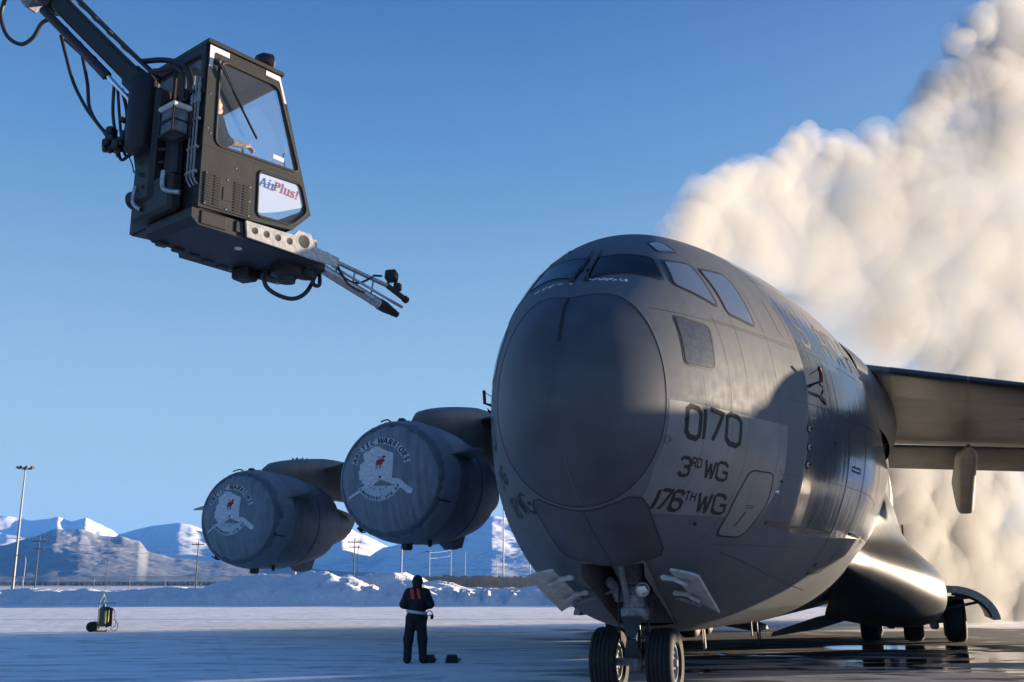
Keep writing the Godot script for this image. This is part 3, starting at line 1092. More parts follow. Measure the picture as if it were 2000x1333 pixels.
func fittings() -> void:
	# doors, hatches and seams on the port side
	var hatch := rounded([Vector2(2.93, 3.22), Vector2(3.60, 3.235), Vector2(3.70, 2.80), Vector2(3.42, 2.31), Vector2(2.88, 2.33), Vector2(2.80, 2.9)], .16)
	hatch = rounded([Vector2(2.98, 3.235), Vector2(3.61, 3.235), Vector2(3.66, 2.80), Vector2(3.46, 2.31), Vector2(2.93, 2.32), Vector2(2.86, 2.85)], .13)
	var mb := MB.new()
	skin_patch(mb, on_side, dense(hatch, .08), .004)
	var h := part("access_hatch", mb, M.patch, plane)
	mb = MB.new()
	skin_ribbon(mb, on_side, hatch, .022, .007, true)
	part("seal", mb, M.line, h)
	mb = MB.new()
	skin_ribbon(mb, on_side, PackedVector2Array([Vector2(3.16, 2.46), Vector2(3.24, 2.66)]), .02, .0085)
	skin_ribbon(mb, on_side, rounded([Vector2(3.18, 2.72), Vector2(3.34, 2.72), Vector2(3.34, 2.75), Vector2(3.18, 2.75)], .01), .008, .0085, true)
	part("latch", mb, M.line, h)
	var crew := rounded([Vector2(6.42, 4.22), Vector2(7.62, 4.30), Vector2(7.66, 2.5), Vector2(7.62, 1.84), Vector2(6.50, 1.82), Vector2(6.44, 2.6)], .12)
	mb = MB.new()
	skin_ribbon(mb, on_side, crew, .03, .006, true)
	var cd := part("crew_door_seal", mb, M.line, plane)
	mb = MB.new()
	skin_ribbon(mb, on_side, rounded([Vector2(6.72, 3.62), Vector2(7.3, 3.62), Vector2(7.3, 3.55), Vector2(6.72, 3.55)], .02), .03, .008, true)
	part("door_handle", mb, M.line, cd)
	mb = MB.new()
	skin_patch(mb, on_side, dense(rounded([Vector2(6.66, 2.0), Vector2(6.8, 2.0), Vector2(6.8, 1.93), Vector2(6.66, 1.93)], .02), .05), .009)
	part("door_latch", mb, M.line, cd)
	# long seams
	for ln in [[Vector2(3.866, 4.397), Vector2(5.0, 4.415), Vector2(6.5, 4.413), Vector2(8.1, 4.459), Vector2(11.5, 4.47)], [Vector2(3.3, 2.1), Vector2(3.75, 2.005), Vector2(4.72, 1.774), Vector2(6.0, 1.64), Vector2(7.8, 1.541)], [Vector2(3.75, 3.3), Vector2(3.9, 3.2), Vector2(4.0, 2.6)]]:
		mb = MB.new()
		skin_ribbon(mb, on_side, PackedVector2Array(ln), .012, .004)
		part("panel_seam", mb, M.paint_dark, plane)
	for ln in [[5.55, 2.3, 5.3], [8.6, 1.9, 6.2], [10.6, 2.4, 6.4]]:
		mb = MB.new()
		var p := PackedVector2Array()
		for i in 14:
			p.append(Vector2(ln[0], lerpf(ln[1], ln[2], i / 13.0)))
		skin_ribbon(mb, on_side, p, .010, .004)
		part("panel_seam", mb, M.paint_dark, plane)
	for sg in [1.0, -1.0]:
		for ln in [[1.72, 2.5, 4.4], [2.32, 2.3, 5.4], [2.76, 2.2, 6.6], [3.62, 2.9, 6.7], [4.5, 1.6, 6.9], [7.9, 4.6, 7.0], [9.6, 2.8, 7.0]]:
			mb = MB.new()
			var p := PackedVector2Array()
			for i in 16:
				p.append(Vector2(ln[0] + .05 * sin(i * .2), lerpf(ln[1], ln[2], i / 15.0)))
			skin_ribbon(mb, on_side, p, .007, .0035, false, sg)
			part("panel_seam", mb, M.paint_dark, plane)
		for ln in [[1.2, 4.6, 5.28], [2.2, 8.2, 5.32], [4.5, 11.0, 6.5], [3.9, 11.0, 3.25], [3.0, 6.3, 2.2]]:
			mb = MB.new()
			skin_ribbon(mb, on_side, PackedVector2Array([Vector2(ln[0], ln[2]), Vector2((ln[0] + ln[1]) / 2, ln[2] + .01), Vector2(ln[1], ln[2])]), .007, .0045, false, sg)
			part("panel_seam", mb, M.paint_dark, plane)
	# ledge strip in front of the door
	mb = MB.new()
	skin_ribbon(mb, on_side, PackedVector2Array([Vector2(3.82, 2.54), Vector2(4.8, 2.49), Vector2(6.3, 2.48)]), .05, .02)
	part("strake_strip", mb, M.paint_dark, plane)
	mb = MB.new()
	skin_ribbon(mb, on_side, PackedVector2Array([Vector2(7.9, 2.52), Vector2(9.0, 2.53), Vector2(10.2, 2.56)]), .05, .02)
	part("strake_strip", mb, M.paint_dark, plane)
	# three air data probes on round plates
	for y in [4.005, 3.718, 3.446]:
		var c := on_side(Vector2(4.53, y), 0.0)
		var n := skin_normal(c)
		mb = MB.new()
		mb.lathe(c, n, [Vector2(-.02, .07), Vector2(.008, .07), Vector2(.012, .062), Vector2(.012, 0)], 18)
		var pl := part("probe_plate", mb, M.line, plane)
		mb = MB.new()
		mb.lathe(c, n, [Vector2(.012, .04), Vector2(.022, .036), Vector2(.022, 0)], 14)
		part("probe_hub", mb, M.white, pl)
		mb = MB.new()
		mb.rod(c + n * .01, c + n * .07, .012, 8)
		mb.rod(c + n * .06, c + n * .06 + Vector3(0, 0, -.17), .009, 8, .004)
		part("probe", mb, M.black, pl)
	# round port beside the radome
	var c0 := on_side(Vector2(1.126, 3.478), 0.0)
	var n0 := skin_normal(c0)
	mb = MB.new()
	mb.lathe(c0, n0, [Vector2(-.03, .062), Vector2(.012, .062), Vector2(.02, .054), Vector2(.02, .04), Vector2(.006, .036), Vector2(.006, .022), Vector2(.016, .02), Vector2(.016, 0)], 22)
	part("round_port", mb, M.patch, plane)
	# nav light and static fittings
	for a in [[3.81, 2.98, .03], [2.417, 2.465, .018], [1.36, 3.76, .016], [3.84, 3.14, .012], [5.6, 3.9, .02]]:
		var c := on_side(Vector2(a[0], a[1]), 0.0)
		mb = MB.new()
		mb.lathe(c, skin_normal(c), [Vector2(-.02, a[2] * 1.6), Vector2(.006, a[2] * 1.6), Vector2(.03, a[2]), Vector2(.045, 0)], 12)
		part("small_light" if a[2] > .025 else "static_port", mb, M.steel if a[2] > .025 else M.black, plane)
	# pitot mast with red cover and streamer, both sides
	for sg in [1.0, -1.0]:
		var c := on_side(Vector2(4.72, 4.72), 0.0, sg)
		var n := skin_normal(c)
		mb = MB.new()
		mb.rod(c, c + n * .16 + Vector3(0, .02, .02), .024, 8, .016)
		mb.rod(c + n * .16 + Vector3(0, .02, .05), c + n * .16 + Vector3(0, .02, -.25), .016, 8)
		mb.rod(c + n * .02 + Vector3(0, .15, .12), c + n * .17 + Vector3(0, .22, .05), .008, 6)
		var pt := part("pitot_mast", mb, M.black, plane)
		mb = MB.new()
		var w := c + n * .18
		mb.tube([w + Vector3(0, .24, .05), w + Vector3(sg * .02, .16, -.02), w + Vector3(sg * .015, .02, -.03)], .03, 7)
		var rib := []
		for i in 9:
			var t := i / 8.0
			var o := w + Vector3(sg * .03 * sin(t * 9), -.02 - .22 * t, -.12 - .55 * t)
			rib.append(PackedVector3Array([o + Vector3(0, .03, 0), o + Vector3(.004, -.03, .01)]))
		mb.grid(rib, false, false, [], null, Vector3(sg, 0, 0))
		part("red_streamer", mb, M.red, pt)
	# chin: dark gear bay fairing below the radome, split by the centre seam
	mb = MB.new()
	var chin := PackedVector2Array()
	for t in [Vector2(1.1, .0), Vector2(1.08, .35), Vector2(1.12, .62), Vector2(1.26, .75), Vector2(1.45, .79), Vector2(2.40, .76), Vector2(2.53, .70), Vector2(2.53, 0.0)]:
		chin.append(t)
	var full := PackedVector2Array()
	for t in chin:
		full.append(t)
	for i in range(chin.size() - 2, 0, -1):
		full.append(Vector2(chin[i].x, -chin[i].y))
	skin_patch(mb, on_belly, dense(full, .1), .006)
	var cp := part("chin_panel", mb, M.radome, plane)
	mb = MB.new()
	skin_ribbon(mb, on_belly, dense(full, .1), .013, .009, true)
	skin_ribbon(mb, on_belly, PackedVector2Array([Vector2(1.12, 0), Vector2(1.8, 0), Vector2(2.52, 0)]), .013, .0085)
	part("chin_seam", mb, M.line, cp)
	# seam down the radome
	mb = MB.new()
	skin_ribbon(mb, on_top, PackedVector2Array([Vector2(.58, .0), Vector2(.3, .0), Vector2(.16, .0)]), .05, .006)
	part("lightning_strip", mb, M.line, plane)
	mb = MB.new()
	skin_ribbon(mb, on_belly, PackedVector2Array([Vector2(.3, 0), Vector2(.6, 0), Vector2(.98, 0)]), .012, .005)
	part("lightning_strip", mb, M.paint, plane)
	# drain pipes and blades under the belly
	for a in [[7.2, .4, .35], [8.1, .2, .42], [6.3, -.1, .18], [9.6, .9, .3], [11.2, .8, .5], [13.0, .6, .45]]:
		var c := on_belly(Vector2(a[0], absf(a[1])), 0.0, signf(a[1]))
		mb = MB.new()
		mb.box(c + Vector3(0, -a[2] / 2, 0), Vector3(.02, a[2], .12), Basis(Vector3.RIGHT, .25), .006)
		part("belly_blade", mb, M.tan if a[0] < 8.5 else M.black, plane)

func cockpit() -> void:
	var frames := {"windshield": [on_top, [Vector2(1.80, .05), Vector2(2.14, .80), Vector2(1.86, 1.0), Vector2(1.14, .09)], .05],
		"side_window": [on_side, [Vector2(2.25, 6.26), Vector2(2.70, 6.30), Vector2(2.60, 5.59), Vector2(1.96, 5.80)], .07],
		"rear_window": [on_side, [Vector2(2.84, 6.25), Vector2(3.40, 6.31), Vector2(3.50, 6.22), Vector2(3.44, 5.45), Vector2(2.80, 5.53)], .08],
		"eyebrow_window": [on_top, [Vector2(2.62, .62), Vector2(2.93, .72), Vector2(2.80, 1.02), Vector2(2.44, .82)], .08],
		"chin_window": [on_side, [Vector2(1.52, 5.21), Vector2(2.13, 5.17), Vector2(2.00, 4.54), Vector2(1.41, 4.53)], .07]}
	for k in frames:
		for sg in [1.0, -1.0]:
			var fr: Array = frames[k]
			var poly := dense(rounded(fr[1], fr[2]), .06)
			var mb := MB.new()
			skin_ribbon(mb, fr[0], poly, .07, .005, true, sg)
			var w := part(k, mb, M.paint_dark, plane)
			mb = MB.new()
			skin_patch(mb, fr[0], poly, .0085, sg)
			part("pane", mb, M.glass_frost if k == "chin_window" else M.glass_front if k == "windshield" else M.glass_dark, w)
			mb = MB.new()
			skin_ribbon(mb, fr[0], poly, .016, .011, true, sg)
			part("gasket", mb, M.line, w)
	# wipers lying on the centre post
	for sg in [1.0, -1.0]:
		var mb := MB.new()
		var a := on_top(Vector2(1.10, .10), .02, sg)
		var b := on_top(Vector2(1.62, .07), .03, sg)
		var c := on_top(Vector2(2.02, .07), .025, sg)
		mb.tube([a, (a + b) / 2 + Vector3(0, .02, 0), b], .016, 6)
		mb.tube([on_top(Vector2(1.35, .04), .025, sg), b, c], .014, 6)
		mb.lathe(a - Vector3(0, .02, 0), Vector3(0, 1, .4), [Vector2(0, .045), Vector2(.05, .03), Vector2(.06, 0)], 12)
		part("wiper", mb, M.black, plane)
	# frost left on the brow and at the foot of the windshield
	var fr := MB.new()
	for q in [[Vector2(1.10, .06), Vector2(1.16, .4), Vector2(1.36, .62)], [Vector2(1.06, -.1), Vector2(1.2, -.5), Vector2(1.5, -.8)]]:
		for i in 26:
			var t := rng.randf()
			var p: Vector2 = q[0].lerp(q[1], t).lerp(q[1].lerp(q[2], t), t) + Vector2(rng.randf_range(-.03, .02), rng.randf_range(-.02, .02))
			var o := on_top(Vector2(p.x, absf(p.y)), 0.0, signf(p.y))
			fr.lathe(o, skin_normal(o), [Vector2(-.01, rng.randf_range(.012, .03)), Vector2(.003, rng.randf_range(.008, .02)), Vector2(.006, 0)], 7)
	part("frost_patch", fr, M.bank, plane)

func markings() -> void:
	# clean rectangle of paint behind the numbers
	var mb := MB.new()
	skin_patch(mb, on_side, dense(PackedVector2Array([Vector2(1.06, 3.99), Vector2(3.86, 3.97), Vector2(3.88, 3.2), Vector2(3.62, 2.58), Vector2(1.35, 2.56), Vector2(1.10, 3.1)]), .1), .002, 1.0, 16)
	part("clean_paint_panel", mb, M.patch, plane)
	for sg in [1.0, -1.0]:
		var put := func(txt: String, list: Array, y0: float, y1: float, wd: float, dr: float, sl: float) -> void:
			for i in txt.length():
				var m := MB.new()
				letter(m, txt[i], list[i][0] if sg > 0 else 4.0 - list[i][1], list[i][1] if sg > 0 else 4.0 - list[i][0], y0, y1, wd, sg, dr, sl)
				part("letter", m, M.ink, plane)
		put.call("0170", [[1.37, 1.63], [1.69, 1.75], [1.83, 2.13], [2.23, 2.58]], 3.555, 3.955, .074, -.035, .02)
		put.call("3WG", [[1.44, 1.62], [1.93, 2.15], [2.20, 2.44]], 3.055, 3.28, .046, -.01, .065)
		put.call("RD", [[1.65, 1.73], [1.755, 1.835]], 3.175, 3.285, .024, -.005, .03)
		put.call("176WG", [[1.385, 1.415], [1.445, 1.595], [1.63, 1.81], [2.10, 2.36], [2.42, 2.67]], 2.62, 2.86, .046, -.01, .13)
		put.call("TH", [[1.83, 1.91], [1.945, 2.03]], 2.75, 2.86, .024, -.005, .06)
		var x := 4.22
		for ch in "U.S.AIRFORCE":
			if ch == "A" or ch == "F":
				x += .35
			var m := MB.new()
			var w := .12 if ch == "." or ch == "I" else .36
			letter(m, ch, x if sg > 0 else 12.6 - x - w, x + w if sg > 0 else 12.6 - x, 5.46, 6.06, .06, sg)
			x += w + .14
			part("letter", m, M.tan, plane)

func tyre(parent: Node, c: Vector3, r: float, w: float, called := "wheel", grooves := 5) -> void:
	var h := w / 2
	var prof := [Vector2(-h * .62, r * .52), Vector2(-h * .92, r * .60), Vector2(-h, r * .74), Vector2(-h * .97, r * .86), Vector2(-h * .84, r * .95)]
	for i in grooves:
		var x := lerpf(-h * .62, h * .62, i / (grooves - 1.0))
		var rr := r * (1.0 - .045 * pow(absf(x) / h, 2.0))
		prof.append_array([Vector2(x - .012, rr), Vector2(x - .010, rr - .016), Vector2(x + .010, rr - .016), Vector2(x + .012, rr)])
	prof.append_array([Vector2(h * .84, r * .95), Vector2(h * .97, r * .86), Vector2(h, r * .74), Vector2(h * .92, r * .60), Vector2(h * .62, r * .52)])
	prof.reverse()
	var mb := MB.new()
	mb.lathe(c, Vector3.LEFT, prof.map(func(p): return Vector2(p.x, p.y)), 40)
	var t := part(called, mb, M.rubber, parent)
	mb = MB.new()
	for sg in [-1.0, 1.0]:
		mb.lathe(c, Vector3(sg, 0, 0), [Vector2(0, r * .5), Vector2(h * .62, r * .54), Vector2(h * .70, r * .54), Vector2(h * .70, r * .49), Vector2(h * .45, r * .44), Vector2(h * .38, r * .25), Vector2(h * .62, r * .18), Vector2(h * .62, 0)], 32)
		for k in 9:
			var a := TAU * k / 9
			var p := c + Vector3(sg * h * .46, cos(a) * r * .36, sin(a) * r * .36)
			mb.lathe(p, Vector3(sg, 0, 0), [Vector2(0, r * .045), Vector2(.02, r * .045), Vector2(.02, 0)], 8)
	part("rim", mb, M.gear, t)
	mb = MB.new()
	for sg in [-1.0, 1.0]:
		for k in 9:
			var a := TAU * (k + .5) / 9
			var p := c + Vector3(sg * (h * .42), cos(a) * r * .36, sin(a) * r * .36)
			mb.lathe(p, Vector3(sg, 0, 0), [Vector2(.0, r * .08), Vector2(.008, r * .08), Vector2(.008, 0)], 10)
	part("rim_slot", mb, M.black, t)

func nose_gear() -> void:
	var S := 3.76
	var axle := Vector3(0, .505, -S)
	# bay behind the open doors
	var mb := MB.new()
	for sg in [-1.0, 1.0]:
		mb.quad(Vector3(sg * .46, 1.0, -4.55), Vector3(sg * .46, 1.75, -2.5), Vector3(sg * .46, 2.6, -2.5), Vector3(sg * .46, 2.6, -4.55), Vector3(-sg, 0, 0))
	mb.quad(Vector3(-.46, 2.6, -4.55), Vector3(.46, 2.6, -4.55), Vector3(.46, 2.6, -2.5), Vector3(-.46, 2.6, -2.5), Vector3.DOWN)
	mb.quad(Vector3(-.46, 1.05, -4.55), Vector3(.46, 1.05, -4.55), Vector3(.46, 2.6, -4.55), Vector3(-.46, 2.6, -4.55), Vector3.BACK)
	mb.quad(Vector3(-.46, 1.93, -2.5), Vector3(.46, 1.93, -2.5), Vector3(.46, 2.6, -2.5), Vector3(-.46, 2.6, -2.5), Vector3.FORWARD)
	part("gear_bay", mb, M.well, plane)
	mb = MB.new()
	# main leg: lower fork, oleo, upper cylinder leaning forward
	mb.lathe(axle + Vector3(0, .62, -.02), Vector3(0, 1, .10), [Vector2(0, 0), Vector2(0, .17), Vector2(.05, .19), Vector2(.32, .185), Vector2(.36, .15), Vector2(1.6, .13), Vector2(1.6, 0)], 22)
	mb.box(axle + Vector3(0, .72, .0), Vector3(.40, .22, .34), Basis.IDENTITY, .05)
	mb.box(axle + Vector3(.03, .96, .06), Vector3(.28, .38, .30), Basis.IDENTITY, .05)
	var leg := part("nose_gear_leg", mb, M.gear, plane)
	mb = MB.new()
	mb.lathe(axle + Vector3(0, .10, 0), Vector3.UP, [Vector2(0, 0), Vector2(0, .075), Vector2(.55, .075), Vector2(.55, 0)], 18)
	part("oleo_piston", mb, M.chrome, leg)
	mb = MB.new()
	mb.rod(axle + Vector3(-.62, 0, 0), axle + Vector3(.62, 0, 0), .06, 14)
	mb.lathe(axle + Vector3(0, -.12, 0), Vector3.UP, [Vector2(0, 0), Vector2(0, .10), Vector2(.05, .12), Vector2(.26, .12), Vector2(.3, .09), Vector2(.3, 0)], 16)
	part("axle", mb, M.gear, leg)
	mb = MB.new()
	# torque link in front
	mb.plate(PackedVector2Array([Vector2(-.16, 0), Vector2(.16, 0), Vector2(.07, -.32), Vector2(-.07, -.32)]), axle + Vector3(0, .66, .2), Vector3.RIGHT, Vector3(0, .93, -.35), .03)
	mb.plate(PackedVector2Array([Vector2(-.15, 0), Vector2(.15, 0), Vector2(.07, .3), Vector2(-.07, .3)]), axle + Vector3(0, .08, .17), Vector3.RIGHT, Vector3(0, .9, .4), .03)
	part("torque_link", mb, M.paint_dark, leg)
	mb = MB.new()
	# taxi lights and steering actuator
	mb.lathe(axle + Vector3(.17, 1.06, .16), Vector3(.1, 0, 1), [Vector2(-.1, 0), Vector2(-.1, .06), Vector2(-.02, .1), Vector2(.07, .11), Vector2(.075, .09), Vector2(.06, 0)], 18)
	part("taxi_light", mb, M.white, leg)
	mb = MB.new()
	mb.lathe(axle + Vector3(.17, 1.06, .16), Vector3(.1, 0, 1), [Vector2(.078, .085), Vector2(.085, .06), Vector2(.088, 0)], 18)
	part("taxi_light_lens", mb, M.glass_dark, leg)
	mb = MB.new()
	mb.box(axle + Vector3(-.26, 1.02, .02), Vector3(.16, .3, .2), Basis(Vector3.BACK, .3), .04)
	mb.lathe(axle + Vector3(-.3, 1.12, .1), Vector3(-.3, .4, .8), [Vector2(0, 0), Vector2(0, .08), Vector2(.14, .08), Vector2(.16, .05), Vector2(.16, 0)], 14)
	mb.lathe(axle + Vector3(.04, .92, .2), Vector3(0, 0, 1), [Vector2(-.05, .08), Vector2(.03, .08), Vector2(.05, .05), Vector2(.05, 0)], 14)
	part("steering_unit", mb, M.gear, leg)
	mb = MB.new()
	mb.rod(axle + Vector3(-.06, .85, .18), Vector3(-.06, 2.3, -2.9), .055, 12)
	mb.rod(axle + Vector3(-.10, 1.0, -.1), Vector3(-.35, 2.3, -3.1), .05, 10)
	mb.rod(axle + Vector3(.25, .95, -.1), Vector3(.4, 2.3, -4.6), .045, 10)
	mb.rod(axle + Vector3(-.25, .95, -.1), Vector3(-.4, 2.3, -4.6), .045, 10)
	part("drag_brace", mb, M.gear, leg)
	mb = MB.new()
	for k in 3:
		mb.tube([axle + Vector3(.2, 1.3 + .1 * k, .1), axle + Vector3(.27 + .02 * k, .95, .14), axle + Vector3(.24, .6, .12), axle + Vector3(.16 - .05 * k, .25, .1), axle + Vector3(.2, .05, .05)], .012, 6)
	mb.tube([axle + Vector3(-.2, 1.2, .1), axle + Vector3(-.22, .7, .18), axle + Vector3(-.2, .2, .12)], .012, 6)
	part("brake_line", mb, M.hose, leg)
	for x in [-.43, .43]:
		tyre(leg, axle + Vector3(x, 0, 0), .508, .41, "tyre")
	# the two bay doors, hinged out on goose-neck arms
	for sg in [1.0, -1.0]:
		var a := Vector3(sg * .86, 1.86, -2.38)
		var b := Vector3(sg * .90, 1.42, -3.95)
		var c := Vector3(sg * 1.22, 1.20, -3.92)
		var d := Vector3(sg * 1.22, 1.72, -2.36)
		var n := (c - a).cross(b - a).normalized()
		if n.x * sg < 0.0:
			n = -n
		var rows := []
		for i in 9:
			var t := i / 8.0
			var row := PackedVector3Array()
			for j in 7:
				var u := j / 6.0
				row.append(a.lerp(b, t).lerp(d.lerp(c, t), u) + n * .05 * sin(u * PI * .5) * 1.2)
			rows.append(row)
		mb = MB.new()
		mb.grid(rows, false, false, [], null, n)
		var inner := []
		for r in rows:
			var w := PackedVector3Array()
			for p in r:
				w.append(p - n * .035)
			inner.append(w)
		mb.grid(inner, false, false, [], null, -n)
		for i in 8:
			mb.quad(rows[i][0], rows[i + 1][0], inner[i + 1][0], inner[i][0], Vector3(-sg, .3, 0))
			mb.quad(rows[i][6], rows[i + 1][6], inner[i + 1][6], inner[i][6], Vector3(sg, -.3, 0))
		for j in 6:
			mb.quad(rows[0][j], rows[0][j + 1], inner[0][j + 1], inner[0][j], Vector3(0, 0, 1))
			mb.quad(rows[8][j], rows[8][j + 1], inner[8][j + 1], inner[8][j], Vector3(0, 0, -1))
		var door := part("nose_gear_door", mb, M.white, plane)
		for t in [.22, .72]:
			mb = MB.new()
			var p := a.lerp(b, t).lerp(d.lerp(c, t), .3) - n * .06
			var e := a.lerp(b, t) - n * .06
			var hng := Vector3(sg * .70, e.y + .02, e.z)
			var w := Vector3(0, .05, -.09)
			mb.box((e + hng) / 2.0, Vector3(e.distance_to(hng) + .12, .07, .10), Basis(Vector3.BACK, sg * atan2(hng.y - e.y, absf(hng.x - e.x)) * -1.0), .025)
			mb.tube([e, p, p + (d - a).normalized() * .1], .035, 8)
			mb.lathe(hng - Vector3(0, 0, .06), Vector3(0, 0, 1), [Vector2(0, 0), Vector2(0, .04), Vector2(.12, .04), Vector2(.12, 0)], 10)
			part("hinge_arm", mb, M.white, door)
		mb = MB.new()
		var m0 := b.lerp(c, .25) - n * .05 + Vector3(0, .03, .12)
		mb.rod(m0, Vector3(sg * .3, 1.55, -3.7), .03, 10)
		mb.lathe(m0, n, [Vector2(-.03, .05), Vector2(.05, .05), Vector2(.05, 0)], 10)
		part("push_rod", mb, M.gear, door)

func wing_rows(sg: float) -> Array:
	var rows := []
	for i in 26:
		var l := 2.6 + (23.4 - 2.6) * i / 25.0
		var u := l - 3.4
		var le := 13.2 + .50 * u
		var te := 22.2 + .20 * u
		var ch := te - le
		var hl := 6.62 - .10 * u
		var tt := 5.95 - .055 * u          # trailing edge height of the fixed wing
		var th := .145 * ch * lerpf(1.0, .72, u / 22.5)
		var row := PackedVector3Array()
		for k in 41:
			var a := TAU * k / 40.0
			var x := .5 * (1.0 - cos(a))
			var up := 2.6 * (.2969 * sqrt(x) - .126 * x - .3516 * x * x + .2843 * pow(x, 3) - .1036 * pow(x, 4)) / .6 * .5
			var y := up * th * (1.05 if a < PI else -.95) + .02 * ch * sin(PI * x) 
			row.append(Vector3(sg * l, lerpf(hl, tt, x) + y, -(le + ch * x)))
		rows.append(row)
	return rows

func wings() -> void:
	for sg in [1.0, -1.0]:
		var rows := wing_rows(sg)
		var mb := MB.new()
		mb.grid(rows, true)
		var tip: PackedVector3Array = rows[-1]
		for k in 39:
			mb.quad(tip[0], tip[k], tip[k + 1], tip[k + 1], Vector3(sg, 0, 0))
		var wing := part("wing", mb, M.wing, plane) if M.has("wing") else part("wing", mb, M.paint, plane)
		# leading edge slats: darker pieces with gaps
		for q in [[3.9, 5.6], [5.66, 13.5], [16.4, 22.5]]:
			mb = MB.new()
			var sr := []
			for i in 9:
				var l := lerpf(q[0], q[1], i / 8.0)
				var f := (l - 2.6) / (23.4 - 2.6) * 25.0
				var i0 := mini(int(f), 24)
				var row := PackedVector3Array()
				for k in [-6, -5, -4, -3, -2, -1, 0, 1, 2, 3, 4, 5, 6]:
					var p: Vector3 = rows[i0][posmod(k, 40)].lerp(rows[i0 + 1][posmod(k, 40)], f - i0)
					var ctr: Vector3 = rows[i0][6].lerp(rows[i0 + 1][6], f - i0).lerp(rows[i0][34].lerp(rows[i0 + 1][34], f - i0), .5)
					row.append(p + (p - ctr).normalized() * .022)
				sr.append(row)
			mb.grid(sr)
			part("slat", mb, M.paint_dark, wing)
		# flaps hang a little below the trailing edge
		for q in [[3.6, 8.6], [9.0, 16.5]]:
			var fr := []
			for i in 9:
				var l := lerpf(q[0], q[1], i / 8.0)
				var u := l - 3.4
				var s0 := 21.4 + .20 * u
				var h0 := 5.80 - .05 * u
				var cc := 1.9 - .04 * u
				var row := PackedVector3Array()
				for k in 20:
					var a := TAU * k / 20.0
					var x := .5 * (1.0 - cos(a))
					row.append(Vector3(sg * l, h0 - .50 * x + (.30 * sqrt(x) * (1.0 - x) + .01) * (1.0 if a < PI else -.55), -(s0 + cc * x)))
				fr.append(row)
			mb = MB.new()
			mb.grid(fr, true)
			for e in [0, 8]:
				for k in 19:
					mb.quad(fr[e][0], fr[e][k], fr[e][k + 1], fr[e][k + 1], Vector3(sg * (1 if e == 8 else -1), 0, 0))
			part("flap", mb, M.wing, wing)
		# flap track fairings
		for q in [[5.75, 1.0], [11.9, .6], [17.0, .6]]:
			var l: float = q[0]
			var k: float = q[1]
			var u := l - 3.4
			var s0 := 18.2 + .28 * u
			var h0 := 5.45 - .06 * u
			var pr := []
			for i in 15:
				var t := minf(i / 12.0, 1.0)
				var sh: float = 1.0 if i < 13 else [.97, .0][i - 13]
				var rad: float = k * .34 * minf(1.0, t * 5.0 + .05) * sh
				var hi := h0 - .40 * t + .1
				var lo := hi - (.10 + 1.12 * k * pow(t, 1.25))
				var row := PackedVector3Array()
				for j in 21:
					var a := TAU * j / 20.0
					var cx := signf(cos(a)) * pow(absf(cos(a)), .45)
					var cy := signf(sin(a)) * pow(absf(sin(a)), .45)
					row.append(Vector3(sg * l + cx * rad * lerpf(1.0, .72, .5 - cy * .5), lerpf(lo, hi, .5 + .5 * cy * sh), -(s0 + 5.2 * k * t - (.5 - cy * .5) * .5 * t)))
				pr.append(row)
			mb = MB.new()
			mb.grid(pr, true)
			part("flap_track_fairing", mb, M.wing, wing)
	# fairing over the wing box
	var fr := []
	for i in 15:
		var t := i / 14.0
		var s := lerpf(11.2, 25.5, t)
		var b := pow(sin(PI * clampf(t * .9 + .05, 0, 1)), .7)
		var row := PackedVector3Array()
		for k in 25:
			var a := lerpf(-.35, PI + .35, k / 24.0)
			row.append(Vector3(cos(a) * (3.0 + .95 * b), 6.05 + sin(a) * (1.62 + .38 * b), -s))
		fr.append(row)
	var mb := MB.new()
	mb.grid(fr)
	part("wing_fairing", mb, M.paint, plane)

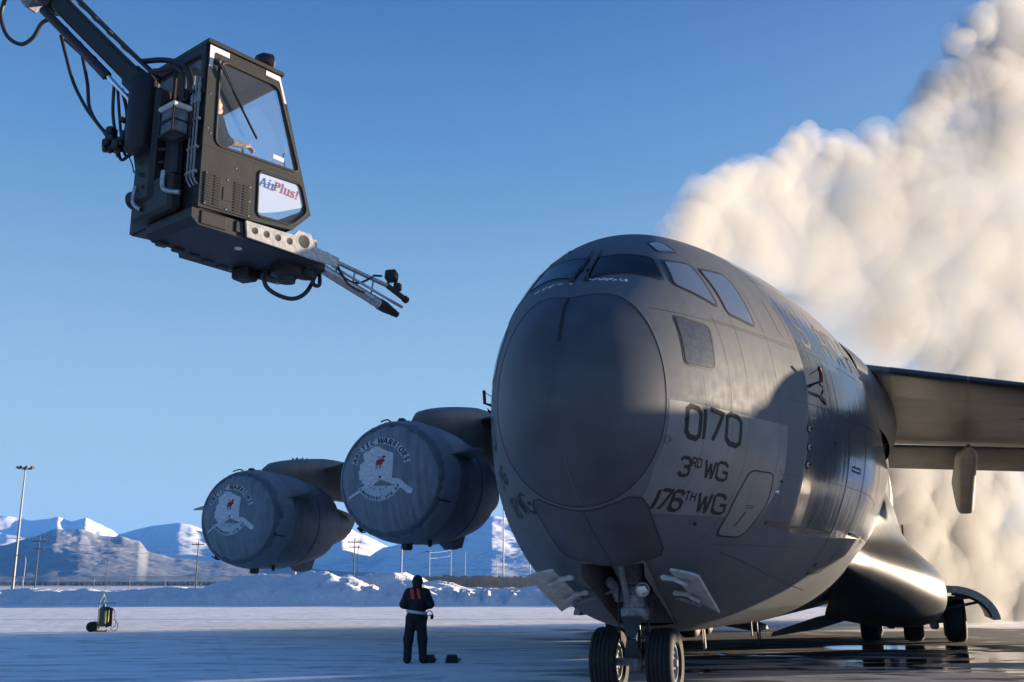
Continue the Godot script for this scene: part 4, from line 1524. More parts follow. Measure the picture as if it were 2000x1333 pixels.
func pods() -> void:
	for sg in [1.0, -1.0]:
		# the bulged main gear pod
		var prof := [Vector2(3.30, 4.6), Vector2(3.50, 4.1), Vector2(3.68, 3.6), Vector2(3.80, 3.1), Vector2(3.98, 2.65), Vector2(4.28, 2.32), Vector2(4.55, 2.05), Vector2(4.74, 1.70), Vector2(4.78, 1.30), Vector2(4.68, .98), Vector2(4.40, .72), Vector2(4.0, .60), Vector2(3.4, .58), Vector2(2.6, .66), Vector2(1.8, .8)]
		var rows := []
		for i in 33:
			var t := i / 32.0
			var s := lerpf(11.8, 31.0, t)
			var g := pow(smoothstep(0.0, .26, t), .7) * (1.0 - pow(smoothstep(.62, 1.0, t), 1.6))
			var row := PackedVector3Array()
			for p in prof:
				var base := Vector2(3.2, 3.0)
				var k := maxf(g, .02)
				var q := Vector2(lerpf(2.6, p.x, k), lerpf(2.6, p.y, lerpf(.25, 1.0, k)))
				row.append(Vector3(sg * q.x, q.y, -s))
			rows.append(row)
		# smooth the section with a spline
		var fine := []
		for r in rows:
			var row := PackedVector3Array()
			for i in prof.size() - 1:
				for k in 4:
					row.append(r[i].cubic_interpolate(r[i + 1], r[maxi(i - 1, 0)], r[mini(i + 2, prof.size() - 1)], k / 4.0))
			row.append(r[prof.size() - 1])
			fine.append(row)
		var mb := MB.new()
		mb.grid(fine)
		var pod := part("main_gear_pod", mb, M.wet_paint, plane)
		mb = MB.new()
		mb.box(Vector3(sg * 3.86, 2.95, -16.5), Vector3(.04, .35, .06), Basis.IDENTITY, .01)
		part("pod_light", mb, M.line, pod)
		# wheels: two axles of three
		for ds in [-1.15, 1.15]:
			for l in [2.72, 3.92, 5.08]:
				tyre(plane, Vector3(sg * l, .64, -(22.7 + ds)), .64, .56, "main_wheel", 4)
			mb = MB.new()
			mb.rod(Vector3(sg * 2.5, .64, -(22.7 + ds)), Vector3(sg * 5.3, .64, -(22.7 + ds)), .11, 12)
			for l in [3.3, 4.5]:
				mb.rod(Vector3(sg * l, .6, -(22.7 + ds)), Vector3(sg * l, 2.0, -(22.7 + ds * .6)), .14, 12)
				mb.box(Vector3(sg * l, .55, -(22.7 + ds * .9)), Vector3(.25, .4, .4), Basis.IDENTITY, .06)
			part("main_gear_leg", mb, M.gear, plane)
		# outer door, an arched shell standing away from the pod
		mb = MB.new()
		var arc := []
		var arc2 := []
		for i in 15:
			var a := lerpf(PI * .58, .06, i / 14.0)
			var r1 := PackedVector3Array()
			var r2 := PackedVector3Array()
			for z in [-20.4, -21.6, -22.9, -24.2]:
				r1.append(Vector3(sg * (5.0 + cos(a) * 1.22), .62 + sin(a) * .98, z))
				r2.append(Vector3(sg * (5.0 + cos(a) * 1.02), .62 + sin(a) * .78, z))
			arc.append(r1); arc2.append(r2)
		mb.grid(arc, false, false, [], null, Vector3(sg * .4, 1, 0))
		mb.grid(arc2, false, false, [], null, Vector3(-sg * .4, -1, 0))
		for i in 14:
			mb.quad(arc[i][0], arc[i + 1][0], arc2[i + 1][0], arc2[i][0], Vector3.BACK)
			mb.quad(arc[i][3], arc[i + 1][3], arc2[i + 1][3], arc2[i][3], Vector3.FORWARD)
		mb.quad(arc[14][0], arc[14][3], arc2[14][3], arc2[14][0], Vector3.DOWN)
		var dr := part("main_gear_door", mb, M.white, plane)
		mb = MB.new()
		var rib := []
		for i in 12:
			rib.append((arc2[i + 2][0] as Vector3) + Vector3(0, -.03, -.16))
		mb.tube(rib, .05, 7, 1)
		mb.rod(Vector3(sg * 4.7, 1.2, -20.6), Vector3(sg * 5.5, 1.30, -20.6), .06, 8)
		mb.rod(Vector3(sg * 4.8, .95, -20.7), Vector3(sg * 5.75, 1.16, -20.7), .04, 8)
		mb.box(Vector3(sg * 5.2, 1.28, -20.7), Vector3(.35, .12, .2), Basis(Vector3.BACK, .3), .03)
		part("door_rib", mb, M.paint_dark, dr)
		# inner door hanging below the belly
		mb = MB.new()
		var pl := PackedVector2Array([Vector2(0, 0), Vector2(1.2, .2), Vector2(2.3, .55), Vector2(2.2, .72), Vector2(1.0, .45), Vector2(.05, .12)])
		mb.plate(pl, Vector3(sg * .35, .28, -19.6), Vector3(sg, 0, 0), Vector3.UP, 2.6)
		part("inner_gear_door", mb, M.paint_dark, plane)
		mb = MB.new()
		mb.rod(Vector3(sg * 1.5, .55, -19.4), Vector3(sg * 3.2, .9, -20.2), .04, 8)
		part("door_strut", mb, M.black, plane)

func engines() -> void:
	var k := 0
	for e in [[-7.62, 10.2, 4.12], [-15.05, 14.6, 3.62], [8.15, 10.2, 4.12], [15.2, 14.6, 3.62]]:
		var c := Vector3(e[0], e[2], -e[1])
		var sg := signf(e[0])
		var mb := MB.new()
		mb.lathe(c, Vector3.FORWARD, [Vector2(.35, 1.12), Vector2(.12, 1.2), Vector2(.02, 1.27), Vector2(0, 1.31), Vector2(.04, 1.36), Vector2(.25, 1.43), Vector2(.7, 1.49), Vector2(1.4, 1.52), Vector2(2.3, 1.49), Vector2(3.2, 1.38), Vector2(4.0, 1.22), Vector2(4.0, 1.0), Vector2(3.4, .98)], 64)
		mb.lathe(c, Vector3.FORWARD, [Vector2(.36, 0.0), Vector2(.36, 1.12)], 40)
		var na := part("engine_nacelle", mb, M.nacelle, plane)
		mb = MB.new()
		mb.lathe(c, Vector3.FORWARD, [Vector2(3.4, .98), Vector2(4.2, .92), Vector2(5.4, .66), Vector2(6.0, .5), Vector2(6.0, .36), Vector2(6.9, 0)], 32)
		part("exhaust_core", mb, M.paint_dark, na)
		mb = MB.new()
		mb.lathe(c, Vector3.FORWARD, [Vector2(2.28, 1.492), Vector2(2.285, 1.498), Vector2(2.30, 1.498), Vector2(2.305, 1.489)], 64)
		part("cowl_seam", mb, M.line, na)
		# strake on the flank that faces the fuselage, and a smaller one outside
		for q in [-sg, sg]:
			mb = MB.new()
			var a := .42
			var r0 := Vector3(q * cos(a), sin(a), 0)
			mb.plate(PackedVector2Array([Vector2(.5, 1.44), Vector2(1.75, 1.50), Vector2(1.75, 1.92), Vector2(1.35, 2.02), Vector2(1.1, 1.95)]), c + Vector3(0, .012, 0), Vector3.FORWARD, r0, .03)
			part("strake", mb, M.nacelle, na)
		for q in [[Vector3(.05, -1.56, -.95), Vector3(.2, .22, .28), "drain_mast"], [Vector3(.5, -1.50, -1.3), Vector3(.08, .16, .12), "drain_mast"], [Vector3(-.9, -1.15, -.35), Vector3(.14, .14, .2), "cover_buckle"], [Vector3(.05, 1.47, -.5), Vector3(.18, .14, .2), "cover_buckle"]]:
			mb = MB.new()
			mb.box(c + q[0], q[1], Basis.IDENTITY, .04)
			part(q[2], mb, M.black, na)
		mb = MB.new()
		# thrust reverser hinge lump under the tail of the cowl
		mb.plate(PackedVector2Array([Vector2(0, .25), Vector2(2.0, .3), Vector2(1.7, -.16), Vector2(1.2, -.22)]), c + Vector3(-.10, -1.36, -2.3), Vector3.FORWARD, Vector3.UP, .3)
		part("cowl_bulge", mb, M.nacelle, na)
		# pylon: a rounded blade from the cowl top up to the wing
		var rows := []
		var u := absf(e[0]) - 3.4
		var le := 13.2 + .50 * u
		var hw := 6.62 - .10 * u
		for i in 15:
			var t := i / 14.0
			var s := lerpf(e[1] + 1.15, le + 4.0, t)
			var top := lerpf(e[2] + 1.60, hw + .50, pow(minf(t * 1.9, 1.0), .55))
			var bot: float = e[2] + .9
			var w := .42 * sqrt(clampf(t * 6.0, 0.0, 1.0)) * (1.0 - .35 * t) + .02
			var row := PackedVector3Array()
			for j in 21:
				var a := TAU * j / 20.0
				var y: float = (top + bot) / 2 + signf(sin(a)) * pow(absf(sin(a)), .6) * (top - bot) / 2
				row.append(Vector3(e[0] + signf(cos(a)) * pow(absf(cos(a)), .8) * w, y, -s))
			rows.append(row)
		mb = MB.new()
		mb.grid(rows, true)
		part("pylon", mb, M.wing, plane)
		if sg < 0.0:
			cover(c, k)
		k += 1

# fabric cover over an engine mouth, its emblem printed on the front
func cover(c: Vector3, k: int) -> void:
	var t := thing("engine_cover", ["dark fabric cover with emblem over the inner engine, nearer the fuselage", "dark fabric cover with emblem over the outer engine, farther left"][k], "engine cover", Vector3.ZERO, "printed covers over the engine mouths")
	t.transform = plane.transform * Transform3D(Basis(Vector3(1, 0, 0), Vector3.UP, Vector3(0, 0, 1)), c)
	var f := FastNoiseLite.new()
	f.seed = 90 + k; f.frequency = 1.0; f.fractal_octaves = 3
	var fold := func(r: float, a: float) -> float:
		var rel := smoothstep(.55, 1.3, r)
		var x := cos(a) * r
		var y := sin(a) * r
		var n := f.get_noise_2d(x * 4.0 + y * .5, y * .45) * .075 + absf(f.get_noise_2d(a * 6.0, r * .8 + 70)) * .05 * smoothstep(.6, 1.3, r) + f.get_noise_2d(x * 1.6, y * 1.0 + 9) * .026 + .02
		return n * (.5 + .5 * rel)
	var dome := func(r: float) -> float:
		return .20 - .34 * pow(r / 1.37, 3.6)
	var rows := []
	for i in 46:
		var row := PackedVector3Array()
		var r := minf(i / 36.0, 1.0) * 1.37
		for j in 193:
			var a := TAU * (j % 192) / 192.0
			var z := .05
			var rr := r
			if i <= 36:
				z = dome.call(r) + fold.call(r, a)
			else:
				var u := (i - 36) / 9.0
				var ww: float = fold.call(1.37, a)
				z = (dome.call(1.37) + ww) * (1.0 - u) - u * (.80 + .07 * f.get_noise_2d(a * 4.0, 55))
				rr = 1.37 + .125 * sqrt(u) + .02 * u + .35 * absf(f.get_noise_2d(a * 7.0, 20 + u)) * .06
			row.append(Vector3(cos(a) * rr, sin(a) * rr, z))
		rows.append(row)
	var mb := MB.new()
	mb.grid(rows.slice(0, 37), true, false, [], null, Vector3.BACK)
	mb.grid(rows.slice(36), true)
	part("fabric", mb, M.canvas, t)
	mb = MB.new()
	for a in [1.75, 4.1, 5.9]:
		mb.tube([Vector3(cos(a) * 1.42, sin(a) * 1.42, .02), Vector3(cos(a) * 1.52, sin(a) * 1.52, -.3), Vector3(cos(a) * 1.50, sin(a) * 1.50, -.5)], .02, 6)
	part("tie_strap", mb, M.black, t)
	# emblem, in metres from the mouth's centre
	var E := Vector3(-.16, .20, 0.0)
	var ES := 1.13
	var lay := func(m: MB, z: float) -> MB:
		for i in m.v.size():
			var p := m.v[i]
			var q := Vector2(p.x * ES + E.x, p.y * ES + E.y)
			m.v[i] = Vector3(q.x, q.y, dome.call(q.length()) + fold.call(q.length(), fposmod(q.angle(), TAU)) + z)
		return m
	var flat := func(poly: PackedVector2Array) -> MB:
		var m := MB.new()
		# fill on a fine lattice so that it follows the folds
		var tr := Geometry2D.triangulate_polygon(poly)
		for i in range(0, tr.size(), 3):
			var A := poly[tr[i]]; var B := poly[tr[i + 1]]; var C := poly[tr[i + 2]]
			var n := clampi(int(maxf(A.distance_to(B), maxf(B.distance_to(C), A.distance_to(C))) / .05), 1, 30)
			var b := m.v.size()
			for a in n + 1:
				for bb in n + 1 - a:
					var p := A + (B - A) * (float(a) / n) + (C - A) * (float(bb) / n)
					m.add(Vector3(p.x, p.y, 0), Vector3(0, 0, 1))
			var at := func(a: int, bb: int) -> int:
				return b + a * (n + 1) - a * (a - 1) / 2 + bb
			for a in n:
				for bb in n - a:
					m.tri(at.call(a, bb), at.call(a + 1, bb), at.call(a, bb + 1))
					if bb < n - a - 1:
						m.tri(at.call(a + 1, bb), at.call(a + 1, bb + 1), at.call(a, bb + 1))
		return m
	var arc := func(r0: float, r1: float, a0: float, a1: float) -> PackedVector2Array:
		var o := PackedVector2Array()
		for i in 25:
			var a := deg_to_rad(lerpf(a0, a1, i / 24.0))
			o.append(Vector2(sin(a), cos(a)) * r1)
		for i in 25:
			var a := deg_to_rad(lerpf(a1, a0, i / 24.0))
			o.append(Vector2(sin(a), cos(a)) * r0)
		return o
	var px := func(txt: String) -> PackedVector2Array:
		var o := PackedVector2Array()
		for w in txt.split(" "):
			var s := w.split(",")
			o.append(Vector2((float(s[0]) - 485) * .00262, (610 - float(s[1])) * .00238))
		return o
	var ec := Vector2(-.01, -.06)
	var shift := func(p: PackedVector2Array) -> PackedVector2Array:
		var o := PackedVector2Array()
		for q in p:
			o.append(q + ec)
		return o
	part("emblem_band", lay.call(flat.call(shift.call(arc.call(.615, .765, -72, 72))), .006), M.print_grey, t)
	part("emblem_seal", lay.call(flat.call(shift.call(PackedVector2Array(Array(arc.call(.02, .60, 118, 242)).slice(0, 25)))), .005), M.print_grey, t)
	part("state_outline", lay.call(flat.call(px.call("400,400 432,396 482,402 502,425 548,442 605,465 605,690 642,690 672,697 722,745 782,790 770,826 738,824 690,780 650,762 608,742 560,722 500,702 455,722 422,760 390,772 340,790 290,812 238,840 182,870 175,856 242,810 302,776 346,756 352,735 322,716 332,702 300,692 296,652 290,622 310,602 302,562 330,542 346,522 330,492 326,462 352,440 380,430")), .008), M.print_white, t)
	# the red moose
	var mo := MB.new()
	for q in ["438,560 445,535 470,520 500,515 518,508 535,520 545,545 538,556 524,548 520,570 500,585 470,582 450,590 440,600", "440,590 448,590 446,632 439,632", "456,582 464,582 461,640 455,640", "484,582 492,582 489,628 483,628", "496,578 503,578 500,636 494,636", "512,510 506,490 520,480 545,484 558,496 548,505 530,505 524,514", "508,512 490,503 460,500 442,484 462,490 492,494"]:
		var m: MB = flat.call(px.call(q))
		var b := mo.v.size()
		for i in m.v.size():
			mo.add((m.v[i] - Vector3(.02, .16, 0)) * .8 + Vector3(.02, .18, 0), Vector3(0, 0, 1))
		for i in m.idx.size():
			mo.idx.append(m.idx[i] + b)
	part("red_moose", lay.call(mo, .011), M.print_red, t)
	part("star", lay.call(flat.call(px.call("492,658 497,668 508,670 500,678 502,688 492,682 482,688 484,678 476,670 487,668")), .011), M.print_dark, t)
	# lettering round the emblem
	var font := SystemFont.new()
	font.font_names = PackedStringArray(["Droid Sans"])
	font.font_weight = 700
	var words := func(called: String, txt: String, r: float, a0: float, a1: float, size: int, low: bool, m: Material) -> void:
		var st := MB.new()
		for i in txt.length():
			if txt[i] == " ":
				continue
			var tm := TextMesh.new()
			tm.font = font
			tm.text = txt[i]
			tm.font_size = size
			tm.pixel_size = .0025
			tm.depth = .004
			tm.curve_step = 2.0
			var ar := tm.get_mesh_arrays()
			var a := deg_to_rad(lerpf(a0, a1, float(i) / (txt.length() - 1)))
			var o := Vector2(sin(a), cos(a)) * r + ec
			var rot := -a + (PI if low else 0.0)
			var b := st.v.size()
			var vs: PackedVector3Array = ar[Mesh.ARRAY_VERTEX]
			for p in vs:
				var q := Vector2(p.x, p.y).rotated(rot) + o
				st.add(Vector3(q.x, q.y, p.z), Vector3(0, 0, 1))
			var ix: PackedInt32Array = ar[Mesh.ARRAY_INDEX]
			for p in ix:
				st.idx.append(p + b)
		for i in st.v.size():
			var p := st.v[i]
			var q := Vector2(p.x * ES + E.x, p.y * ES + E.y)
			st.v[i] = Vector3(q.x, q.y, dome.call(q.length()) + fold.call(q.length(), fposmod(q.angle(), TAU)) + .013 + p.z)
		part(called, st, m, t)
	words.call("arc_lettering", "ARCTIC WARRIORS", .69, -66, 66, 66, false, M.print_dark)
	words.call("lower_lettering", "ELMENDORF AFB AK", .545, 238, 122, 34, true, M.print_dark)
	words.call("motto_lettering", "3RD WING", .36, 222, 138, 18, true, M.print_dark)

# ---------------------------------------------------------------- de-icing boom with its cab
func ring_frame(mb: MB, outer: PackedVector2Array, hole: PackedVector2Array, o: Vector3, ux: Vector3, uy: Vector3, th: float) -> void:
	var c := Vector2.ZERO
	for p in hole:
		c += p
	c /= hole.size()
	var angs := []
	for p in outer:
		angs.append((p - c).angle())
	for p in hole:
		angs.append((p - c).angle())
	angs.sort()
	var cast := func(poly: PackedVector2Array, a: float) -> Vector2:
		var d := Vector2(cos(a), sin(a)) * 50.0
		for i in poly.size():
			var x = Geometry2D.segment_intersects_segment(c, c + d, poly[i], poly[(i + 1) % poly.size()])
			if x != null:
				return x
		return c
	var w := ux.cross(uy).normalized() * th
	var P := func(q: Vector2, k: float) -> Vector3:
		return o + ux * q.x + uy * q.y + w * k
	for i in angs.size():
		var a: float = angs[i]
		var b: float = angs[(i + 1) % angs.size()] if i < angs.size() - 1 else angs[0] + TAU
		if b - a < 1e-4:
			continue
		var o0: Vector2 = cast.call(outer, a + 1e-5)
		var o1: Vector2 = cast.call(outer, b - 1e-5)
		var h0: Vector2 = cast.call(hole, a + 1e-5)
		var h1: Vector2 = cast.call(hole, b - 1e-5)
		mb.quad(P.call(o0, 1), P.call(o1, 1), P.call(h1, 1), P.call(h0, 1), w)
		mb.quad(P.call(o0, 0), P.call(o1, 0), P.call(h1, 0), P.call(h0, 0), -w)
		mb.quad(P.call(o0, 0), P.call(o1, 0), P.call(o1, 1), P.call(o0, 1), P.call(o0, 0) - P.call(c, 0))
		mb.quad(P.call(h0, 0), P.call(h1, 0), P.call(h1, 1), P.call(h0, 1), P.call(c, 0) - P.call(h0, 0))

func gasket(poly: PackedVector2Array, o: Vector3, ux: Vector3, uy: Vector3, r: float) -> MB:
	var mb := MB.new()
	var row := []
	for p in poly:
		row.append(o + ux * p.x + uy * p.y)
	row.append(row[0])
	mb.tube(row, r, 6, 1)
	return mb

func pane(poly: PackedVector2Array, o: Vector3, ux: Vector3, uy: Vector3) -> MB:
	var mb := MB.new()
	var t := Geometry2D.triangulate_polygon(poly)
	var w := ux.cross(uy)
	for p in poly:
		mb.add(o + ux * p.x + uy * p.y, w)
	for i in range(0, t.size(), 3):
		mb.tri(t[i], t[i + 1], t[i + 2])
	return mb

func deicer() -> void:
	var t := thing("deicing_boom", "dark de-icing boom arm carrying an olive glass-fronted operator cab with spray nozzle", "de-icing boom", W(-3.54, 7.815, 10.87))
	t.rotation.y = deg_to_rad(49.0)
	var X := Vector3.RIGHT
	var Y := Vector3.UP
	var D := 1.5
	var v := func(a: Array) -> PackedVector2Array:
		return PackedVector2Array(a)
	var up_o: PackedVector2Array = v.call([Vector2(0, -1.27), Vector2(1.427, -1.27), Vector2(1.01, -.02), Vector2(0, 0)])
	var up_h := rounded([Vector2(.17, -.15), Vector2(.15, -.40), Vector2(.16, -1.22), Vector2(1.36, -1.20), Vector2(.98, -.17)], .10, 5)
	var lo_o: PackedVector2Array = v.call([Vector2(.70, -1.272), Vector2(.70, -2.0), Vector2(1.30, -1.96), Vector2(1.57, -1.70), Vector2(1.427, -1.272)])
	var lo_h := rounded([Vector2(.77, -1.35), Vector2(.78, -1.92), Vector2(1.29, -1.90), Vector2(1.51, -1.68), Vector2(1.40, -1.34)], .07, 5)
	for far in [0, 1]:
		var o := Vector3(0, 0, -.03 - (D - .03) * far)
		var mb := MB.new()
		ring_frame(mb, up_o, up_h, o, X, Y, .03)
		ring_frame(mb, lo_o, lo_h, o, X, Y, .03)
		mb.plate(v.call([Vector2(0, -1.272), Vector2(.698, -1.272), Vector2(.698, -2.0), Vector2(0, -2.02)]), o, X, Y, .03)
		var side := part("side_panel", mb, M.olive, t)
		var zo := o + Vector3(0, 0, .015)
		for q in [["side_window", up_h], ["lower_window", lo_h]]:
			var w := part(q[0], pane(q[1], zo, X, Y), M.pane, t)
			part("gasket", gasket(q[1], o + Vector3(0, 0, .03 if far == 0 else 0.0), X, Y, .018), M.rubber, w)
		if far == 0:
			var film := mat(.72, .77, .86, .6)
			film.albedo_color.a = .5
			film.transparency = BaseMaterial3D.TRANSPARENCY_ALPHA
			part("pale_film", pane(rounded([Vector2(.79, -1.37), Vector2(.80, -1.88), Vector2(1.1, -1.78), Vector2(1.46, -1.62), Vector2(1.38, -1.36)], .06, 5), Vector3(0, 0, -.009), X, Y), film, side)
			# louvred vent plate with a square opening
			mb = MB.new()
			mb.box(Vector3(.37, -1.785, .006), Vector3(.64, .40, .012), Basis.IDENTITY, .004)
			var vp := part("vent_plate", mb, M.olive, side)
			for c in [.10, .22, .49, .61]:
				for r in 11:
					mb = MB.new()
					mb.box(Vector3(c, -1.61 - r * .034, .016), Vector3(.085, .016, .016), Basis(Vector3.RIGHT, .6), .003)
					_louvre(vp, mb)
			mb = MB.new()
			mb.box(Vector3(.36, -1.785, .011), Vector3(.12, .15, .016))
			part("vent_opening", mb, M.black, vp)
			mb = MB.new()
			for p in [Vector2(.07, -1.60), Vector2(.35, -1.60), Vector2(.66, -1.60), Vector2(.07, -1.96), Vector2(.35, -1.965), Vector2(.66, -1.96), Vector2(.66, -1.78)]:
				mb.lathe(Vector3(p.x, p.y, .012), Vector3.BACK, [Vector2(0, .012), Vector2(.007, .010), Vector2(.009, 0)], 8)
			for p in [Vector2(.05, -.30), Vector2(.05, -.62), Vector2(.05, -1.05), Vector2(.09, -1.1), Vector2(1.16, -.3), Vector2(.46, -1.42)]:
				mb.lathe(Vector3(p.x, p.y, 0), Vector3.BACK, [Vector2(0, .011), Vector2(.006, .009), Vector2(.008, 0)], 8)
			part("rivet", mb, M.steel, side)
			# strips of pale reflective tape round the upper corners
			mb = MB.new()
			mb.plate(v.call([Vector2(.005, -.012), Vector2(.27, -.018), Vector2(.27, -.085), Vector2(.085, -.08), Vector2(.065, -.10), Vector2(.055, -.29), Vector2(.008, -.28)]), Vector3(0, 0, .001), X, Y, .004)
			part("reflective_tape", mb, M.tape, side)
			mb = MB.new()
			mb.plate(v.call([Vector2(.79, -.028), Vector2(1.0, -.032), Vector2(1.115, -.36), Vector2(1.08, -.36), Vector2(.99, -.10), Vector2(.79, -.09)]), Vector3(0, 0, .001), X, Y, .004)
			part("reflective_tape", mb, M.tape, side)
			# wiper, grab handle, sticker
			mb = MB.new()
			mb.rod(Vector3(.09, -.20, .05), Vector3(.46, -.68, .06), .012, 7)
			mb.rod(Vector3(.13, -.20, .05), Vector3(.46, -.66, .06), .008, 7)
			mb.box(Vector3(.50, -.74, .05), Vector3(.62, .022, .03), Basis(Vector3.BACK, -.92), .006)
			mb.lathe(Vector3(.11, -.20, 0), Vector3.BACK, [Vector2(0, .04), Vector2(.05, .035), Vector2(.06, 0)], 12)
			part("wiper", mb, M.black, side)
			mb = MB.new()
			mb.tube([Vector3(1.17, -.98, -.06), Vector3(1.15, -1.0, -.06), Vector3(1.19, -1.17, -.06), Vector3(1.22, -1.18, -.06)], .008, 6, 1)
			part("grab_handle", mb, M.black, side)
			mb = MB.new()
			mb.box(Vector3(1.05, -1.10, -.006), Vector3(.16, .06, .002), Basis(Vector3.BACK, -.04))
			part("window_sticker", mb, M.tape, side)
			# lettering on the lower window
			for q in [["Air", .80, M.print_blue], ["Plus!", 1.005, M.print_red]]:
				var tm := TextMesh.new()
				var fo := SystemFont.new()
				fo.font_names = PackedStringArray(["Droid Serif"])
				tm.font = fo
				tm.text = q[0]; tm.font_size = 64; tm.pixel_size = .0032; tm.depth = .002
				tm.horizontal_alignment = HORIZONTAL_ALIGNMENT_LEFT
				var me := part("window_lettering", tm, q[2], side)
				me.transform = Transform3D(Basis(Vector3(.78, -.06, 0), Vector3(.20, .78, 0), Vector3(0, 0, 1)), Vector3(q[1], -1.47, -.004))
			mb = MB.new()
			mb.box(Vector3(.95, -1.475, -.003), Vector3(.30, .010, .002), Basis(Vector3.BACK, .18))
			part("lettering_stroke", mb, M.print_blue, side)
	# roof, floor, posts
	var mb := MB.new()
	mb.plate(v.call([Vector2(-.03, .003), Vector2(1.04, -.018), Vector2(1.04, .03), Vector2(-.03, .055)]), Vector3(0, 0, -D - .04), X, Y, D + .07)
	part("roof", mb, M.olive, t)
	mb = MB.new()
	mb.plate(v.call([Vector2(.03, -2.0), Vector2(1.29, -1.945), Vector2(1.29, -1.965), Vector2(.03, -2.03)]), Vector3(0, 0, -D + .002), X, Y, D - .036)
	part("floor", mb, M.boom, t)
	# sloping windshield and the pane below it
	var fd := Vector2(1.57 - 1.01, -1.70 + .02)
	var fl := fd.length()
	var fu := Vector3(fd.x, fd.y, 0) / fl
	var fz := Vector3(0, 0, -1)
	mb = MB.new()
	var fo_: PackedVector2Array = v.call([Vector2(0.0, .032), Vector2(fl, .032), Vector2(fl, D - .032), Vector2(0.0, D - .032)])
	var fh := rounded([Vector2(.10, .10), Vector2(fl - .08, .10), Vector2(fl - .08, D - .10), Vector2(.10, D - .10)], .1)
	ring_frame(mb, fo_, fh, Vector3(1.01, -.02, 0), fu, fz, -.03)
	part("front_frame", mb, M.olive, t)
	var ws := part("windshield", pane(fh, Vector3(.996, -.025, 0), fu, fz), M.pane, t)
	part("gasket", gasket(fh, Vector3(1.012, -.02, 0), fu, fz, .016), M.rubber, ws)
	mb = MB.new()
	mb.quad(Vector3(1.57, -1.70, -.03), Vector3(1.30, -1.96, -.03), Vector3(1.30, -1.96, -D + .03), Vector3(1.57, -1.70, -D + .03), Vector3(1, -1, 0))
	part("nose_pane", mb, M.pane, t)
	# rear wall with its windows
	mb = MB.new()
	var ru := Vector3(0, 0, -1)
	var rh := rounded([Vector2(.10, -.10), Vector2(1.26, -.10), Vector2(1.20, -.52), Vector2(.10, -.50)], .07)
	ring_frame(mb, v.call([Vector2(.032, -.002), Vector2(D - .032, -.002), Vector2(D - .032, -.62), Vector2(.032, -.62)]), rh, Vector3(0, 0, 0), ru, Y, -.03)
	mb.box(Vector3(.015, -1.32, -D / 2), Vector3(.03, 1.396, D - .064))
	part("rear_wall", mb, M.boom, t)
	var rw := part("rear_window", pane(rh, Vector3(.012, 0, 0), ru, Y), M.pane, t)
	part("gasket", gasket(rh, Vector3(-.004, 0, 0), ru, Y, .018), M.rubber, rw)
	mb = MB.new()
	mb.box(Vector3(.0, -.31, -.72), Vector3(.03, .42, .05), Basis.IDENTITY, .008)
	part("window_post", mb, M.boom, rw)
	# work lamp on the roof
	mb = MB.new()
	mb.lathe(Vector3(.86, .16, -.12), Vector3(1, .05, .1), [Vector2(-.13, 0), Vector2(-.13, .05), Vector2(-.06, .10), Vector2(.06, .115), Vector2(.08, .10), Vector2(.06, 0)], 16)
	mb.rod(Vector3(.86, -.02, -.12), Vector3(.86, .12, -.12), .025, 8)
	part("roof_lamp", mb, M.black, t)
	# seat and console inside
	mb = MB.new()
	mb.box(Vector3(.40, -1.28, -.75), Vector3(.5, .14, .5), Basis.IDENTITY, .05)
	mb.box(Vector3(.16, -.95, -.75), Vector3(.13, .62, .48), Basis(Vector3.BACK, .12), .05)
	mb.box(Vector3(.40, -1.65, -.75), Vector3(.3, .6, .3), Basis.IDENTITY, .03)
	part("operator_seat", mb, M.black, t)
	mb = MB.new()
	mb.box(Vector3(.95, -1.02, -.75), Vector3(.16, .05, .4), Basis.IDENTITY, .02)
	mb.rod(Vector3(1.0, -1.95, -.75), Vector3(.95, -1.05, -.75), .03, 8)
	mb.rod(Vector3(.93, -1.0, -.58), Vector3(.91, -.86, -.58), .014, 7)
	mb.rod(Vector3(.93, -1.0, -.92), Vector3(.91, -.86, -.92), .014, 7)
	part("control_console", mb, M.black, t)
	mb = MB.new()
	mb.rod(Vector3(.78, -.45, -1.40), Vector3(.70, -1.15, -1.40), .008, 6)
	mb.rod(Vector3(.86, -.04, -1.44), Vector3(.80, -1.2, -1.44), .012, 6)
	part("far_wiper", mb, M.black, t)
	# pale drilled side beams under the cab
	for far in [0, 1]:
		var z: float = .005 - 1.2 * far
		mb = MB.new()
		mb.plate(v.call([Vector2(.62, -2.03), Vector2(1.31, -2.03), Vector2(1.37, -1.955), Vector2(1.56, -1.955), Vector2(1.61, -2.05), Vector2(1.64, -2.10), Vector2(2.02, -2.15), Vector2(2.0, -2.27), Vector2(1.60, -2.265), Vector2(.65, -2.225)]), Vector3(0, 0, z), X, Y, .03)
		mb.box(Vector3(1.67, -2.03, z - .05), Vector3(.08, .10, .06), Basis.IDENTITY, .01)
		mb.quad(Vector3(1.66, -2.10, z), Vector3(2.02, -2.15, z), Vector3(2.02, -2.15, z - .25), Vector3(1.66, -2.10, z - .25), Vector3.UP)
		var bm := part("side_beam", mb, M.beam, t)
		for h in [[.75, .042], [.915, .042], [1.08, .042], [1.25, .042], [1.465, .082]]:
			mb = MB.new()
			mb.lathe(Vector3(h[0], -2.125 if h[1] < .05 else -2.075, z + .028), Vector3.BACK, [Vector2(-.02, 0), Vector2(.004, 0), Vector2(.004, h[1] * .9), Vector2(.005, h[1]), Vector2(-.01, h[1])], 24)
			part("beam_hole", mb, M.black, bm)
	# platform under the cab
	mb = MB.new()
